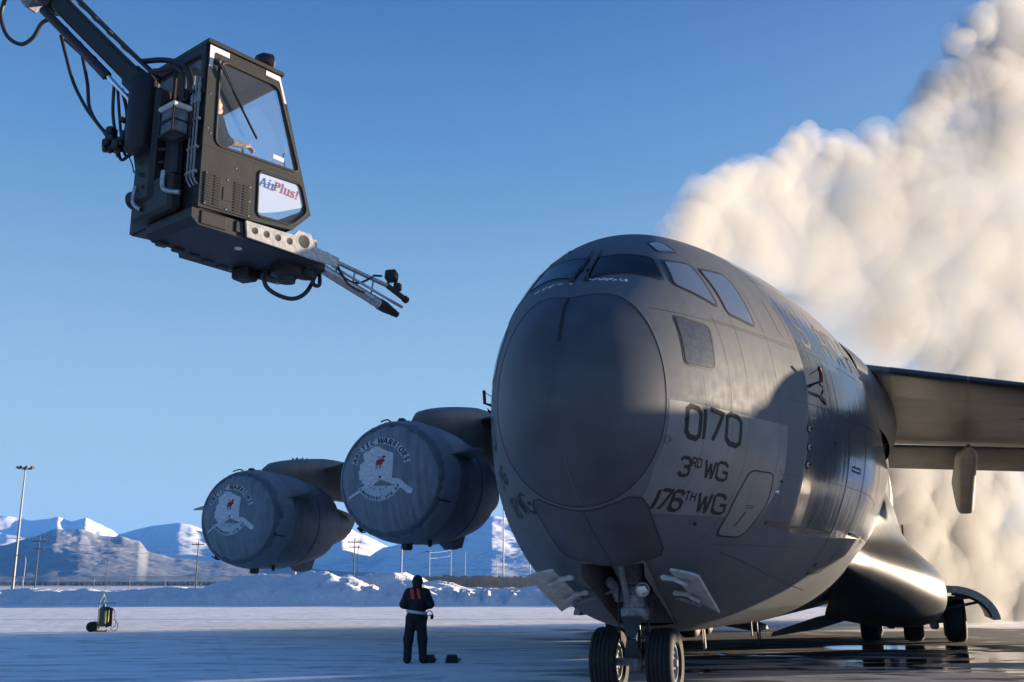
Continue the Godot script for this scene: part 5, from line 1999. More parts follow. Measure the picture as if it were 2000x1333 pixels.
	mb.plate(v.call([Vector2(-.06, -2.04), Vector2(.64, -2.04), Vector2(1.72, -2.12), Vector2(1.72, -2.27), Vector2(.5, -2.235), Vector2(.03, -2.225), Vector2(-.06, -2.15)]), Vector3(0, 0, -1.0), X, Y, .98)
	mb.plate(v.call([Vector2(.5, -2.05), Vector2(1.70, -2.13), Vector2(1.68, -2.262), Vector2(.55, -2.23)]), Vector3(0, 0, -1.26), X, Y, .258)
	part("platform", mb, M.boom, t)
	mb = MB.new()
	mb = MB.new()
	mb.box(Vector3(.22, -2.13, -.03), Vector3(.34, .16, .05), Basis.IDENTITY, .01)
	part("under_gear", mb, M.boom, t)
	mb = MB.new()
	mb.box(Vector3(.56, -2.12, -.02), Vector3(.10, .14, .04), Basis.IDENTITY, .01)
	part("under_gear", mb, M.boom, t)
	for k in 6:
		mb = MB.new()
		mb.box(Vector3(.12 + .24 * k, -2.24, -.92 - .05 * k), Vector3(.14, .05, .12), Basis.IDENTITY, .02)
		part("floor_rib", mb, M.boom, t)
	mb = MB.new()
	mb.box(Vector3(1.34, -2.32, -1.0), Vector3(.26, .16, .26), Basis(Vector3.UP, .3), .03)
	part("under_gear", mb, M.boom, t)
	mb = MB.new()
	mb.box(Vector3(1.62, -2.30, -.85), Vector3(.30, .12, .22), Basis.IDENTITY, .03)
	part("under_gear", mb, M.boom, t)
	mb = MB.new()
	mb.lathe(Vector3(1.62, -2.22, -.5), Vector3.DOWN, [Vector2(0, 0), Vector2(0, .2), Vector2(.14, .2), Vector2(.18, .12), Vector2(.24, .11), Vector2(.24, 0)], 20)
	part("under_gear", mb, M.boom, t)
	mb = MB.new()
	mb.lathe(Vector3(1.86, -2.24, -.42), Vector3.DOWN, [Vector2(0, 0), Vector2(0, .13), Vector2(.12, .12), Vector2(.14, 0)], 18)
	part("under_gear", mb, M.boom, t)
	mb = MB.new()
	mb.box(Vector3(1.9, -2.20, -.40), Vector3(.30, .16, .3), Basis.IDENTITY, .03)
	part("under_gear", mb, M.boom, t)
	mb = MB.new()
	mb.lathe(Vector3(.79, -2.232, -.35), Vector3.DOWN, [Vector2(0, .05), Vector2(.025, .045), Vector2(.03, 0)], 14)
	part("under_lamp", mb, M.tape, t)
	# spray nozzle with its second pipe, lamps and hoses
	mb = MB.new()
	mb.rod(Vector3(2.02, -2.10, -.5), Vector3(3.16, -2.405, -.5), .068, 18)
	for x in [3.05, 3.10, 3.15]:
		mb.rod(Vector3(x, -2.10 - (x - 2.02) * .2675, -.5), Vector3(x + .025, -2.10 - (x - 1.995) * .2675, -.5), .076, 18)
	var nz := part("spray_pipe", mb, M.alu, t)
	mb = MB.new()
	mb.lathe(Vector3(3.17, -2.408, -.5), Vector3(1, -.2675, 0), [Vector2(0, 0), Vector2(0, .08), Vector2(.12, .08), Vector2(.26, .055), Vector2(.30, .056), Vector2(.31, .045), Vector2(.36, .045), Vector2(.36, .03), Vector2(.2, 0)], 20)
	mb.lathe(Vector3(1.96, -2.085, -.5), Vector3(1, -.2675, 0), [Vector2(-.1, 0), Vector2(-.1, .11), Vector2(.1, .11), Vector2(.14, .08), Vector2(.14, 0)], 20)
	part("nozzle_tip", mb, M.black, nz)
	mb = MB.new()
	mb.rod(Vector3(2.25, -1.975, -.5), Vector3(3.30, -2.14, -.46), .03, 10)
	mb.rod(Vector3(2.30, -2.08, -.46), Vector3(3.30, -2.36, -.40), .018, 8)
	mb.rod(Vector3(3.28, -2.355, -.40), Vector3(3.52, -2.41, -.40), .022, 8)
	for x in [2.42, 2.72, 3.05]:
		mb.rod(Vector3(x, -2.0 - (x - 2.25) * .157, -.49), Vector3(x - .03, -2.10 - (x - 2.02) * .2675, -.5), .014, 7)
	part("air_pipe", mb, M.alu, nz)
	mb = MB.new()
	mb.box(Vector3(3.34, -1.99, -.44), Vector3(.16, .15, .16), Basis(Vector3.UP, .5) * Basis(Vector3.BACK, -.2), .02)
	mb.rod(Vector3(3.30, -2.08, -.46), Vector3(3.28, -2.15, -.46), .018, 7)
	mb.box(Vector3(3.44, -2.13, -.42), Vector3(.10, .11, .10), Basis(Vector3.UP, .5), .015)
	mb.rod(Vector3(3.28, -2.14, -.45), Vector3(3.56, -2.265, -.42), .038, 12)
	mb.rod(Vector3(3.56, -2.265, -.42), Vector3(3.63, -2.29, -.42), .05, 12)
	mb.rod(Vector3(3.02, -2.05, -.46), Vector3(3.18, -2.02, -.46), .016, 7)
	part("nozzle_lamp", mb, M.black, nz)
	mb = MB.new()
	mb.tube([Vector3(1.30, -2.40, -.55), Vector3(1.34, -2.57, -.52), Vector3(1.52, -2.65, -.5), Vector3(1.76, -2.64, -.5), Vector3(1.95, -2.50, -.5), Vector3(2.08, -2.24, -.5)], .028, 9)
	mb.tube([Vector3(1.86, -2.25, -.3), Vector3(1.95, -2.42, -.38), Vector3(2.08, -2.40, -.42), Vector3(2.1, -2.2, -.46)], .026, 8)
	mb.tube([Vector3(2.0, -2.02, -.3), Vector3(2.22, -1.96, -.42), Vector3(2.5, -2.2, -.44), Vector3(2.75, -2.22, -.45), Vector3(3.0, -2.08, -.45)], .016, 7)
	mb.tube([Vector3(2.0, -2.0, -.32), Vector3(2.3, -1.99, -.43), Vector3(2.55, -2.27, -.43), Vector3(2.85, -2.34, -.43)], .014, 7)
	part("nozzle_hose", mb, M.hose, nz)
	# swivel column and machinery behind the cab
	mb = MB.new()
	mb.box(Vector3(-.12, -1.10, -.90), Vector3(.22, 1.45, .42), Basis.IDENTITY, .05)
	mb.box(Vector3(-.10, -1.78, -.74), Vector3(.18, .46, .86), Basis.IDENTITY, .04)
	mb.box(Vector3(-.07, -1.25, -.48), Vector3(.12, .7, .26), Basis.IDENTITY, .03)
	for k in 5:
		mb.rod(Vector3(-.24 - .02 * (k % 2), -1.0 - .16 * k, -1.05 + .05 * k), Vector3(-.1, -1.05 - .15 * k, -.5 - .06 * k), .024, 8)
	mb.plate(v.call([Vector2(0, -.4), Vector2(-.34, -.25), Vector2(-.30, -.75), Vector2(-.12, -1.6), Vector2(0, -1.7)]), Vector3(0, 0, -1.16), X, Y, .05)
	mb.lathe(Vector3(-.30, -.30, -.90), Vector3.UP, [Vector2(-.9, 0), Vector2(-.9, .16), Vector2(.0, .16), Vector2(.06, .12), Vector2(.06, 0)], 24)
	mb.lathe(Vector3(-.16, -1.72, -1.08), Vector3(-.2, 0, -1), [Vector2(-.3, 0), Vector2(-.3, .11), Vector2(.08, .11), Vector2(.11, .07), Vector2(.11, 0)], 18)
	part("swivel_column", mb, M.boom, t)
	mb = MB.new()
	for k in 14:
		mb = MB.new()
		var p := Vector3(rng.randf_range(-.5, -.36), rng.randf_range(-1.15, -.7), rng.randf_range(-1.4, -1.0))
		mb.box(p, Vector3(rng.randf_range(.05, .14), rng.randf_range(.05, .14), rng.randf_range(.05, .14)), Basis(Vector3.UP, rng.randf()), .015)
		mb.rod(p, p + Vector3(rng.randf_range(-.1, .1), rng.randf_range(-.15, .05), rng.randf_range(-.1, .1)), .02, 7)
		part("valve_block", mb, M.boom, t)
	mb = MB.new()
	mb.tube([Vector3(-.22, -1.55, -.42), Vector3(-.22, -1.72, -.42), Vector3(-.20, -1.80, -.36), Vector3(-.12, -1.84, -.2)], .028, 8, 3)
	part("silver_fitting", mb, M.alu, t)
	mb = MB.new()
	mb.tube([Vector3(-.24, -1.60, -1.0), Vector3(-.25, -1.80, -1.0), Vector3(-.2, -1.90, -.9)], .026, 8, 3)
	part("silver_fitting", mb, M.alu, t)
	# lantern-like lamp and pipes on the rear wall
	mb = MB.new()
	mb.box(Vector3(-.2, -1.0, -.30), Vector3(.20, .30, .28), Basis.IDENTITY, .02)
	var lt := part("rear_lamp", mb, M.glass_frost, t)
	mb = MB.new()
	mb.box(Vector3(-.2, -.82, -.30), Vector3(.26, .07, .34), Basis.IDENTITY, .03)
	part("rear_lamp_cap", mb, M.white, lt)
	mb = MB.new()
	for x in [-.305, -.095]:
		for z in [-.445, -.155]:
			mb.rod(Vector3(x, -1.16, z), Vector3(x, -.84, z), .014, 6)
	for y in [-1.16, -1.0]:
		mb.tube([Vector3(-.31, y, -.45), Vector3(-.31, y, -.15), Vector3(-.09, y, -.15), Vector3(-.09, y, -.45), Vector3(-.31, y, -.45)], .014, 6, 1)
	part("rear_lamp_cage", mb, M.black, lt)
	mb = MB.new()
	for z in [-.07, -.13, -.20]:
		mb.tube([Vector3(-.05, -.45 - z * .4, z), Vector3(-.05, -1.55, z), Vector3(-.05, -1.68, z + .02), Vector3(-.02, -1.76, z + .05)], .013, 7, 3)
		mb.rod(Vector3(-.05, -.62, z), Vector3(-.05, -.74, z), .024, 8)
		mb.rod(Vector3(-.05, -.50, z), Vector3(-.05, -.58, z), .022, 8)
	for y in [-.95, -1.3, -1.6]:
		mb.box(Vector3(-.045, y, -.13), Vector3(.04, .03, .2))
	part("coolant_pipe", mb, M.gear, t)
	# the boom itself
	var a := Vector3(-.28, -.34, -.95)
	var b := a + Vector3(-.95, 2.40, -2.22) * 2.0
	var d := (b - a).normalized()
	var sx := d.cross(Vector3.UP).normalized()
	var bb := Basis(sx, d, sx.cross(d))
	mb = MB.new()
	mb.box((a + b) / 2.0 + d * .1, Vector3(.20, a.distance_to(b), .22), bb, .03)
	mb.box(a.lerp(b, .64) - bb.z * .0, Vector3(.30, a.distance_to(b) * .70, .34), bb, .03)
	mb.box(a + d * .05, Vector3(.30, .36, .30), bb, .05)
	var boom := part("boom_arm", mb, M.boom, t)
	mb = MB.new()
	for k in 9:
		mb = MB.new()
		mb.box(a.lerp(b, .10 + .05 * k) + bb.z * .17 + sx * .06, Vector3(.10, .08, .05), bb, .01)
		part("hose_clamp", mb, M.gear, boom)
		mb = MB.new()
		mb.box(a.lerp(b, .12 + .05 * k) - bb.z * .17 - sx * .08, Vector3(.06, .05, .05), bb, .01)
		part("hose_clamp", mb, M.gear, boom)
	mb = MB.new()
	mb.box(a.lerp(b, .345) - bb.z * .24, Vector3(.2, .16, .2), bb, .02)
	part("hose_clamp", mb, M.gear, boom)
	mb = MB.new()
	for q in [.07, .12, -.09]:
		mb.tube([a + bb.z * .2 + sx * q, a.lerp(b, .2) + bb.z * .19 + sx * q, a.lerp(b, .6) + bb.z * .23 + sx * q, a.lerp(b, 1.0) + bb.z * .23 + sx * q], .02, 7)
	part("boom_conduit", mb, M.hose, boom)
	mb = MB.new()
	mb.rod(Vector3(-.35, -.62, -.96), Vector3(-.55, -.18, -1.32), .028, 10)
	var cyl := part("lift_cylinder_rod", mb, M.chrome, boom)
	mb = MB.new()
	mb.rod(Vector3(-.55, -.18, -1.32), Vector3(-1.0, .9, -2.3), .055, 12)
	part("lift_cylinder", mb, M.boom, cyl)
	# hoses hanging in loops between arm and cab
	var H := [[Vector3(-.81, .56, -2.14), Vector3(-.75, .24, -2.05), Vector3(-.67, -.11, -1.95), Vector3(-.54, -.45, -1.81), Vector3(-.41, -.73, -1.63), Vector3(-.28, -1.01, -1.43), Vector3(-.26, -.95, -1.2)],
		[Vector3(-.67, .20, -1.79), Vector3(-.60, -.16, -1.73), Vector3(-.56, -.50, -1.68), Vector3(-.45, -.77, -1.54), Vector3(-.30, -1.0, -1.3)],
		[Vector3(-.81, .46, -2.02), Vector3(-.68, .17, -1.73), Vector3(-.53, -.16, -1.45)],
		[Vector3(-1.24, 1.23, -2.87), Vector3(-1.26, .95, -2.92), Vector3(-1.18, .67, -2.86), Vector3(-1.06, .54, -2.70), Vector3(-.99, .60, -2.53), Vector3(-.96, .76, -2.37), Vector3(-.89, .77, -2.22), Vector3(-.83, .62, -2.14)],
		[Vector3(-.48, -.27, -1.28), Vector3(-.44, -.64, -1.32), Vector3(-.36, -.97, -1.31), Vector3(-.30, -1.20, -1.28), Vector3(-.24, -1.1, -1.1)],
		[Vector3(-.45, -.30, -1.25), Vector3(-.39, -.64, -1.26), Vector3(-.32, -.97, -1.27), Vector3(-.26, -1.16, -1.23), Vector3(-.2, -1.05, -1.1)],
		[Vector3(-.41, -.33, -1.22), Vector3(-.33, -.64, -1.19), Vector3(-.31, -.98, -1.23), Vector3(-.32, -1.11, -1.24)],
		[Vector3(-.38, -.41, -1.14), Vector3(-.29, -.66, -1.09), Vector3(-.29, -.87, -1.14), Vector3(-.30, -1.00, -1.18)],
		[Vector3(-.28, -1.11, -1.20), Vector3(-.23, -1.28, -1.14), Vector3(-.21, -1.38, -1.11), Vector3(-.2, -1.25, -1.0)],
		[Vector3(-.30, .0, -1.0), Vector3(-.18, -.03, -.72), Vector3(-.10, -.13, -.47), Vector3(-.05, -.30, -.31), Vector3(-.05, -.60, -.20)],
		[Vector3(-.30, -.2, -.8), Vector3(-.21, -.20, -.65), Vector3(-.13, -.21, -.46), Vector3(-.08, -.41, -.36), Vector3(-.1, -.8, -.4)]]
	for i in H.size():
		mb = MB.new()
		mb.tube(H[i], [.022, .022, .02, .026, .02, .018, .022, .018, .008, .034, .03][i], 7, 6)
		part("hanging_hose", mb, M.hose, boom)

func _louvre(p: Node, mb: MB) -> void:
	if not M.has("louvre_mat"):
		M.louvre_mat = mat(.05, .05, .042, .4)
	part("louvre", mb, M.louvre_mat, p)

# ---------------------------------------------------------------- people
func people() -> void:
	M.jacket = grime(.022, .022, .025, .8, 0, .5, 5.0, 81)
	M.trousers = grime(.03, .032, .034, .8, 0, .45, 5.0, 82)
	for q in [M.jacket, M.trousers, M.camo if M.has("camo") else M.jacket]:
		q.normal_enabled = true
		q.normal_texture = noise_tex(.018, 256, 84, Color.BLACK, Color.WHITE, 3, true, 9.0)
		q.normal_scale = 1.0
		q.uv1_scale = Vector3(3.2, 1.6, 3.2)
	M.orange = mat(.62, .06, .015, .6)
	M.silver = mat(.55, .56, .58, .4)
	M.skin_tone = mat(.36, .19, .13, .55)
	M.camo = grime(.30, .28, .23, .85, 0, .75, 7.0, 83)
	var t := thing("person", "person in black winter clothing seen from behind, red braces and pale belt, watching the de-icing", "person", W(-2.05, 0, 22.8))
	t.rotation.y = .06
	var V := func(x, y, z) -> Vector3:
		return Vector3(x, y, z)
	var body := [
		[V.call(-.19, .06, -.12), V.call(-.19, .07, .10), .058, .055], [V.call(.16, .06, -.14), V.call(.16, .07, .08), .058, .055],
		[V.call(-.18, .10, .06), V.call(-.17, .50, .02), .085, .098], [V.call(-.17, .50, .02), V.call(-.11, .92, .0), .098, .125],
		[V.call(.15, .10, .04), V.call(.13, .50, .0), .085, .098], [V.call(.13, .50, .0), V.call(.09, .92, .0), .098, .125],
		[V.call(-.06, .95, 0), V.call(.06, .95, 0), .155, .155],
		[V.call(0, 1.0, 0), V.call(0, 1.28, .01), .165, .185], [V.call(-.07, 1.32, .01), V.call(.07, 1.32, .01), .165, .165], [V.call(-.13, 1.46, .02), V.call(.13, 1.46, .02), .098, .098],
		[V.call(0, 1.45, .02), V.call(0, 1.62, -.01), .085, .07],
		[V.call(-.19, 1.46, .02), V.call(-.285, 1.22, .04), .092, .082], [V.call(-.285, 1.22, .04), V.call(-.12, 1.12, -.24), .080, .058],
		[V.call(.19, 1.46, .02), V.call(.285, 1.22, .04), .092, .082], [V.call(.285, 1.22, .04), V.call(.12, 1.12, -.24), .080, .058],
		[V.call(-.10, 1.11, -.26), V.call(-.02, 1.12, -.30), .045, .035], [V.call(.10, 1.11, -.26), V.call(.02, 1.13, -.30), .045, .035],
		[V.call(0, 1.66, -.02), V.call(0, 1.72, -.01), .098, .104]]
	var mb := flesh(body, .02, 42.0)
	for i in mb.v.size():
		var p := mb.v[i]
		mb.col[i] = Color(1, 1, 1) if p.y > 1.0 or absf(p.x) > .24 else Color(1.5, 1.55, 1.6)
		if p.y < .13:
			mb.col[i] = Color(.8, .8, .8)
		if p.y > 1.56 and p.z < -.06 and p.y < 1.72:
			mb.col[i] = Color(4, 2.4, 1.8)
	M.jacket.vertex_color_use_as_albedo = true
	part("body", mb, M.jacket, t)
	mb = flesh([[Vector3(0, 1.70, -.005), Vector3(0, 1.725, .0), .118, .112], [Vector3(0, 1.62, .035), Vector3(0, 1.66, .02), .09, .10]], .012, 60.0)
	part("knit_cap", mb, M.trousers, t)
	for x in [-.13, .0]:
		mb = MB.new()
		var row := []
		for i in 9:
			var u := i / 8.0
			var y := 1.55 - .22 * u
			var z := .118 + .085 * sin(u * 1.5)
			row.append(PackedVector3Array([Vector3(x - .03 + .035 * u, y, z - .03), Vector3(x + .01 + .035 * u, y, z + .006), Vector3(x + .05 + .035 * u, y, z)]))
		mb.grid(row, false, false, [], null, Vector3(0, 0, 1))
		for i in 8:
			mb.quad(row[i][0], row[i + 1][0], row[i + 1][0] - Vector3(0, 0, .03), row[i][0] - Vector3(0, 0, .03), Vector3.LEFT)
			mb.quad(row[i][2], row[i + 1][2], row[i + 1][2] - Vector3(0, 0, .03), row[i][2] - Vector3(0, 0, .03), Vector3.RIGHT)
		part("red_brace", mb, M.orange, t)
	mb = MB.new()
	var rows := []
	for k in 41:
		var a := TAU * (k % 40) / 40.0
		var c := Vector3(cos(a) * .228, 1.055 - .03 * cos(a), sin(a) * .188)
		rows.append(PackedVector3Array([c + Vector3(0, .03, 0), c - Vector3(0, .03, 0)]))
	mb.grid(rows, false, false, [], null, Vector3.ZERO)
	for i in mb.v.size():
		mb.n[i] = Vector3(mb.v[i].x, 0, mb.v[i].z).normalized()
	part("reflective_belt", mb, M.silver, t)
	# ear defenders hanging at the hip
	var e := thing("ear_defenders", "black ear defenders hanging from the standing person's belt at the right hip", "ear defenders", W(-2.05, 0, 22.8) + Vector3(.27, .97, .05))
	mb = MB.new()
	var arc := []
	for i in 13:
		var a := PI * i / 12.0
		arc.append(Vector3(cos(a) * .075, .02 + sin(a) * .095, 0))
	mb.tube(arc, .012, 6, 1)
	part("headband", mb, M.black, e)
	for sg in [-1.0, 1.0]:
		mb = MB.new()
		mb.lathe(Vector3(sg * .06, -.01, 0), Vector3(sg, -.2, 0), [Vector2(-.03, 0), Vector2(-.03, .045), Vector2(0, .052), Vector2(.03, .045), Vector2(.04, 0)], 14)
		part("ear_cup", mb, M.black, e)
	mb = MB.new()
	mb.box(Vector3(0, .02, .03), Vector3(.09, .03, .02), Basis(Vector3.BACK, .3), .008)
	part("pale_pad", mb, M.silver, e)
	# two black chocks on the snow
	for q in [[-1.80, 22.95, .28, "black wheel chock touching the standing person's right boot"], [-1.295, 22.95, .27, "black wheel chock lying alone right of the standing person"]]:
		var b := thing("wheel_chock", q[3], "wheel chock", W(q[0], 0, q[1]), "wheel chocks on the snow")
		b.rotation.y = .12 if q[0] > -1.5 else -.06
		mb = MB.new()
		var w: float = q[2] / 2
		mb.plate(PackedVector2Array([Vector2(-w, .004), Vector2(w, .004), Vector2(w * .98, .03), Vector2(w * .78, .165), Vector2(-w * .70, .165), Vector2(-w * .98, .03)]), Vector3(0, 0, -.16), Vector3.RIGHT, Vector3.UP, .32)
		part("block", mb, M.rubber, b)
		mb = MB.new()
		mb.tube([Vector3(w * .7, .10, .05), Vector3(w + .03, .09, .06), Vector3(w + .05, .06, .07), Vector3(w * .8, .05, .07)], .012, 6)
		mb.box(Vector3(0, .02, .163), Vector3(w * 1.7, .016, .006))
		part("rope_handle", mb, M.hose, b)
	# operator in the cab
	var root := W(-3.54, 7.815, 10.87)
	var bs := Basis(Vector3.UP, deg_to_rad(49.0))
	var o := thing("person", "person in camouflage jacket seated inside the de-icing cab, one arm reaching to the controls", "person", root + bs * Vector3(.42, -1.16, -.66))
	o.basis = bs
	body = [
		[V.call(0, .12, 0), V.call(.02, .34, 0), .15, .165], [V.call(.02, .34, -.05), V.call(.02, .34, .05), .16, .16], [V.call(.04, .50, -.15), V.call(.04, .50, .15), .085, .085],
		[V.call(.05, .52, 0), V.call(.09, .66, 0), .06, .055],
		[V.call(.05, .50, .19), V.call(.16, .26, .22), .066, .055], [V.call(.16, .26, .22), V.call(.46, .31, .16), .052, .038],
		[V.call(.05, .50, -.19), V.call(.16, .26, -.22), .066, .055], [V.call(.16, .26, -.22), V.call(.46, .31, -.18), .052, .038],
		[V.call(.0, .09, .1), V.call(.42, .12, .13), .095, .075], [V.call(.42, .12, .13), V.call(.46, -.34, .13), .07, .055],
		[V.call(.0, .09, -.1), V.call(.42, .12, -.13), .095, .075], [V.call(.42, .12, -.13), V.call(.46, -.34, -.13), .07, .055],
		[V.call(.44, -.40, .13), V.call(.60, -.42, .13), .05, .04], [V.call(.44, -.40, -.13), V.call(.60, -.42, -.13), .05, .04]]
	part("body", flesh(body, .018, 45.0), M.camo, o)
	var head := [[V.call(.09, .64, 0), V.call(.10, .70, 0), .052, .055], [V.call(.10, .79, 0), V.call(.085, .82, 0), .086, .088], [V.call(.14, .70, 0), V.call(.15, .72, 0), .05, .055], [V.call(.185, .765, 0), V.call(.205, .745, 0), .014, .016],
		[V.call(.16, .79, -.03), V.call(.16, .79, .03), .03, .03], [V.call(.19, .715, -.015), V.call(.19, .715, .015), .014, .014], [V.call(.09, .77, .088), V.call(.08, .79, .094), .02, .02], [V.call(.09, .77, -.088), V.call(.08, .79, -.094), .02, .02]]
	part("head", flesh(head, .007, 120.0), M.skin_tone, o)
	part("knit_cap", flesh([[V.call(.07, .845, 0), V.call(.09, .86, 0), .088, .084], [V.call(.02, .80, 0), V.call(.02, .83, 0), .055, .06]], .01, 80.0), M.trousers, o)
	for sg in [1.0, -1.0]:
		var w := V.call(.47, .31, sg * .165) as Vector3
		var hand := [[w, w + Vector3(.07, .01, -sg * .01), .028, .026], [w + Vector3(.04, .03, 0), w + Vector3(.075, .055, -sg * .02), .012, .010]]
		for k in 4:
			var s := w + Vector3(.075, -.012 + .0, (-.027 + .018 * k) * 1.0)
			hand.append([s, s + Vector3(.035, -.012, -sg * .004), .0095, .009])
			hand.append([s + Vector3(.035, -.012, -sg * .004), s + Vector3(.035, -.036 - .003 * (k % 2), -sg * .006), .009, .008])
		part("hand", flesh(hand, .005, 220.0), M.skin_tone, o)

func extinguisher() -> void:
	var t := thing("fire_extinguisher", "green wheeled fire extinguisher cart with coiled black hose on the sunlit snow", "fire extinguisher", W(-14.5, 0, 37.6))
	t.rotation.y = .1
	M.ext_green = grime(.07, .13, .085, .45, 0, .2, 2.0, 91)
	M.ext_frame = mat(.24, .25, .12, .5)
	M.yellow = mat(.32, .27, .05, .6)
	var mb := MB.new()
	for z in [.18, -.18]:
		mb.tube([Vector3(-.13 if z > 0 else -.06, .03, z), Vector3(-.12 if z > 0 else -.06, .98, z), Vector3(-.05, 1.20, z * .6), Vector3(-.06, 1.30, 0)], .017, 8, 4)
	mb.rod(Vector3(-.2, .98, .1), Vector3(.42, .99, .05), .014, 8)
	mb.tube([Vector3(-.06, 1.28, 0), Vector3(.02, 1.12, .05), Vector3(.08, 1.0, .06)], .014, 8, 3)
	mb.rod(Vector3(-.2, .02, .17), Vector3(.2, .02, .17), .017, 8)
	mb.rod(Vector3(-.2, .02, -.17), Vector3(.2, .02, -.17), .017, 8)
	mb.rod(Vector3(-.13, .8, .18), Vector3(-.06, .8, -.18), .014, 8)
	mb.rod(Vector3(-.36, .215, 0), Vector3(.1, .215, 0), .018, 8)
	part("frame", mb, M.ext_frame, t)
	mb = MB.new()
	mb.lathe(Vector3(.0, .16, 0), Vector3.UP, [Vector2(0, 0), Vector2(.02, .10), Vector2(.06, .15), Vector2(.62, .15), Vector2(.68, .11), Vector2(.71, .05), Vector2(.78, .05), Vector2(.79, 0)], 22)
	part("tank", mb, M.ext_green, t)
	for z in [.2, -.2]:
		mb = MB.new()
		mb.lathe(Vector3(-.33, .175, z), Vector3(.35, 0, 1), [Vector2(-.05, 0), Vector2(-.05, .10), Vector2(-.045, .155), Vector2(-.03, .175), Vector2(.03, .175), Vector2(.045, .155), Vector2(.05, .10), Vector2(.03, .08), Vector2(.03, 0)], 26)
		part("wheel", mb, M.rubber, t)
	mb = MB.new()
	for k in 6:
		var pts := []
		for i in 25:
			var a := TAU * i / 24.0
			pts.append(Vector3(.20 + .028 * (k - 2.5) * 1.2 + cos(a) * .05, .50 + sin(a) * (.34 - .01 * k), .0 + cos(a) * .16))
		mb.tube(pts, .026, 7, 1)
	part("coiled_hose", mb, M.hose, t)
	mb = MB.new()
	mb.tube([Vector3(.33, .78, .05), Vector3(.40, .66, .08), Vector3(.44, .40, .10), Vector3(.54, .26, .1), Vector3(.52, .08, .1), Vector3(.40, .03, .1), Vector3(.28, .12, .08)], .013, 7)
	mb.tube([Vector3(.34, .40, .05), Vector3(.44, .38, .06), Vector3(.45, .22, .06), Vector3(.36, .15, .06), Vector3(.3, .18, .06)], .011, 7)
	part("loose_hose", mb, M.hose, t)
	mb = MB.new()
	mb.lathe(Vector3(.21, .34, .21), Vector3(.05, 1, 0), [Vector2(0, 0), Vector2(0, .035), Vector2(.18, .035), Vector2(.24, .02), Vector2(.40, .018), Vector2(.42, 0)], 12)
	mb.box(Vector3(.17, .04, .1), Vector3(.08, .08, .08), Basis.IDENTITY, .02)
	part("yellow_nozzle", mb, M.yellow, t)

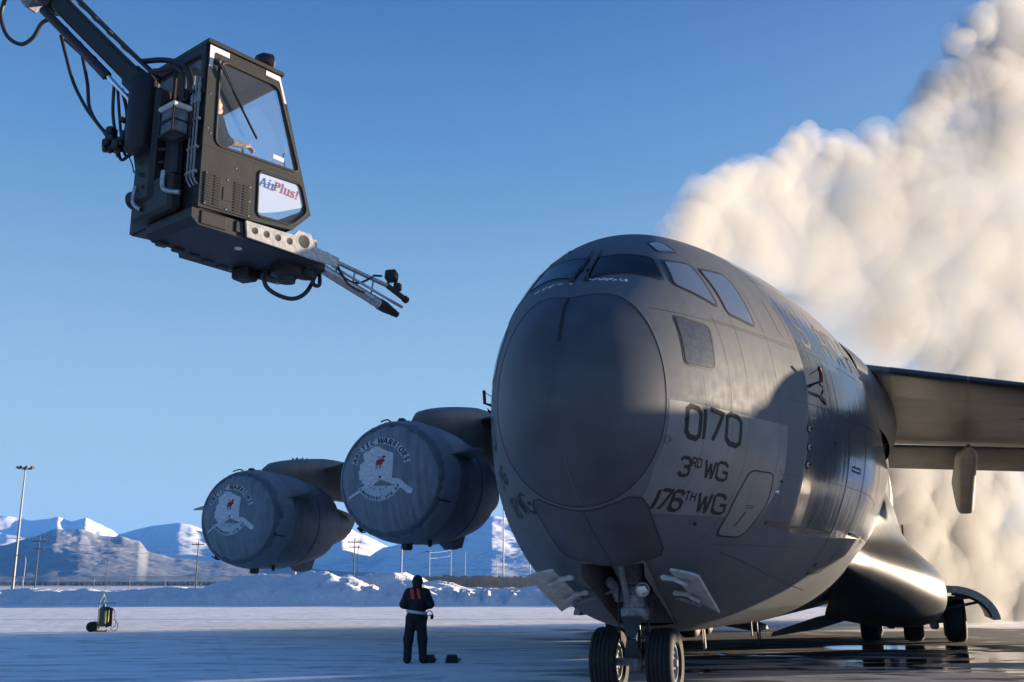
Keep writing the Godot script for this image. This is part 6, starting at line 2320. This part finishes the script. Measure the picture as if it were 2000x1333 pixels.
# ---------------------------------------------------------------- steam
const PUFFS := [
	[[6.0,13.4,34.2,0.70],[6.5,14.4,34.9,0.61],[7.1,15.5,36.1,0.67],[7.5,14.4,37.2,1.14],[8.2,16.9,37.8,0.67],[9.4,17.8,39.9,0.74],[9.0,16.1,39.6,1.26],[10.6,18.8,41.8,0.74],[11.6,18.3,43.6,1.39],[12.3,20.3,44.4,0.79],[13.4,21.7,45.6,0.72],[14.5,22.9,47.1,0.64],[15.7,23.0,48.8,0.87],[14.0,20.4,46.9,1.46]],
	[[9.7,15.1,41.1,1.68],[13.2,17.6,46.3,2.13],[17.1,23.6,50.6,0.90],[18.8,24.8,52.5,0.93],[17.6,21.7,51.7,2.00],[20.8,25.9,54.8,0.98],[23.1,26.6,57.5,1.26],[21.6,24.1,56.2,2.04],[25.4,28.9,59.5,1.31],[26.8,31.3,60.6,1.09],[25.9,26.9,60.6,2.21],[28.3,33.4,61.6,1.18],[30.7,35.3,63.7,1.36],[29.8,32.2,63.5,2.01]],
	[[30.4,37.3,62.9,1.01],[32.3,39.3,64.4,1.25],[34.2,39.1,66.4,1.57],[35.5,41.5,67.0,1.45],[37.9,43.2,68.9,1.64],[37.6,40.3,69.3,2.23],[33.9,36.3,66.7,2.13],[37.9,37.1,70.3,2.98],[34.5,33.2,68.1,2.86],[17.6,19.3,52.2,2.54],[22.6,21.6,58.1,2.97],[28.3,24.9,63.7,3.60],[35.2,29.1,69.7,3.97],[39.6,33.6,72.7,3.14]],
	[[39.7,40.5,71.2,2.57],[15.7,16.2,50.4,2.04],[20.5,17.9,56.4,2.71],[26.5,20.1,62.9,3.18],[33.2,23.5,69.1,3.87],[39.6,26.8,74.3,3.42],[20.5,15.4,57.0,2.00],[25.4,16.7,62.4,2.34],[30.7,18.3,67.8,2.89],[37.2,20.2,73.7,3.51],[40.0,21.5,75.9,3.15],[29.5,15.7,67.1,2.00],[35.2,16.5,72.7,2.53],[39.6,16.9,76.7,2.28]],
	[[14.3,5.3,37.7,0.82],[15.7,4.5,39.7,1.05],[17.7,5.7,41.9,1.22],[15.3,3.2,39.5,0.94],[17.7,3.7,42.4,1.22],[20.1,4.7,45.0,1.08],[19.9,3.0,45.2,1.29],[17.3,2.1,42.3,1.10],[21.7,2.8,47.3,1.24],[19.9,1.2,45.6,1.29],[23.4,1.7,49.3,1.40],[22.7,0.1,48.9,1.15],[20.6,0.0,46.6,0.88],[26.1,0.4,52.4,1.73]],
	[[27.7,3.2,53.3,1.78],[21.3,6.3,45.9,1.22],[25.1,6.8,49.9,1.09],[28.8,5.8,53.7,1.55],[13.7,5.4,36.8,0.89],[14.3,4.0,38.0,1.00],[13.8,2.7,37.5,0.80],[15.5,5.1,39.3,1.23],[15.9,2.4,40.4,1.15],[17.7,4.5,42.2,1.52],[18.6,2.1,43.8,1.46],[16.5,0.7,41.6,0.88],[18.6,6.7,42.7,1.04],[21.7,4.4,46.9,1.58]],
]

func _puffs() -> Array:
	var o := []
	for row in PUFFS:
		o.append_array(row)
	# the part of the bank that has drifted past the right edge of the picture
	for k in 12:
		o.append([29.0 + 7.0 * ((k * 5) % 12) / 12.0, 9.0 + 1.2 * k, 34.0 + 4.0 * ((k * 7) % 12) / 12.0, 2.4])
	return o

func steam() -> void:
	rng.seed = 23
	var t := thing("steam_cloud", "huge billowing cloud of white steam rising behind the jet's wing and tail", "steam cloud", W(18, 0, 42))
	for q in _puffs():
		var R: float = q[3] * 1.2
		var fm := FogMaterial.new()
		fm.density = (.13 if q[1] > 8.5 else .24) / R
		fm.albedo = Color(1, 1, 1)
		for k in 9:
			var r: float = R * [1.2, .95, .8, .66, .6, .5, .44, .38, .34][k]
			var o := FogVolume.new()
			o.shape = RenderingServer.FOG_VOLUME_SHAPE_ELLIPSOID
			o.size = Vector3(r * rng.randf_range(.55, .95), r * rng.randf_range(1.0, 1.6), r * rng.randf_range(.8, 1.2)) * 2.0
			o.position = W(q[0], q[1], q[2]) - t.position + Vector3(rng.randfn(), rng.randfn(), rng.randfn()).limit_length(1.35) * R * [.1, .25, .35, .42, .5, .55, .6, .62, .66][k]
			o.rotation = Vector3(rng.randfn() * .5, rng.randf() * 3.0, rng.randfn() * .8)
			o.material = fm
			o.name = numbered(t, "steam_puff")
			t.add_child(o, true)
	# a thin bank of the same steam drifting over the apron off to the right
	var thin := FogMaterial.new()
	thin.density = .022
	thin.albedo = Color(1, 1, 1)
	for q in [[27, 3, 27, 5], [31, 5, 31, 6], [33, 4, 32, 6], [30, 8, 30, 5], [26, 6, 23, 4]]:
		var o := FogVolume.new()
		o.shape = RenderingServer.FOG_VOLUME_SHAPE_ELLIPSOID
		o.size = Vector3(q[3], q[3] * 1.1, q[3] * 1.2) * 2.0
		o.position = W(q[0], q[1], q[2]) - t.position
		o.material = thin
		o.name = numbered(t, "steam_veil")
		t.add_child(o, true)
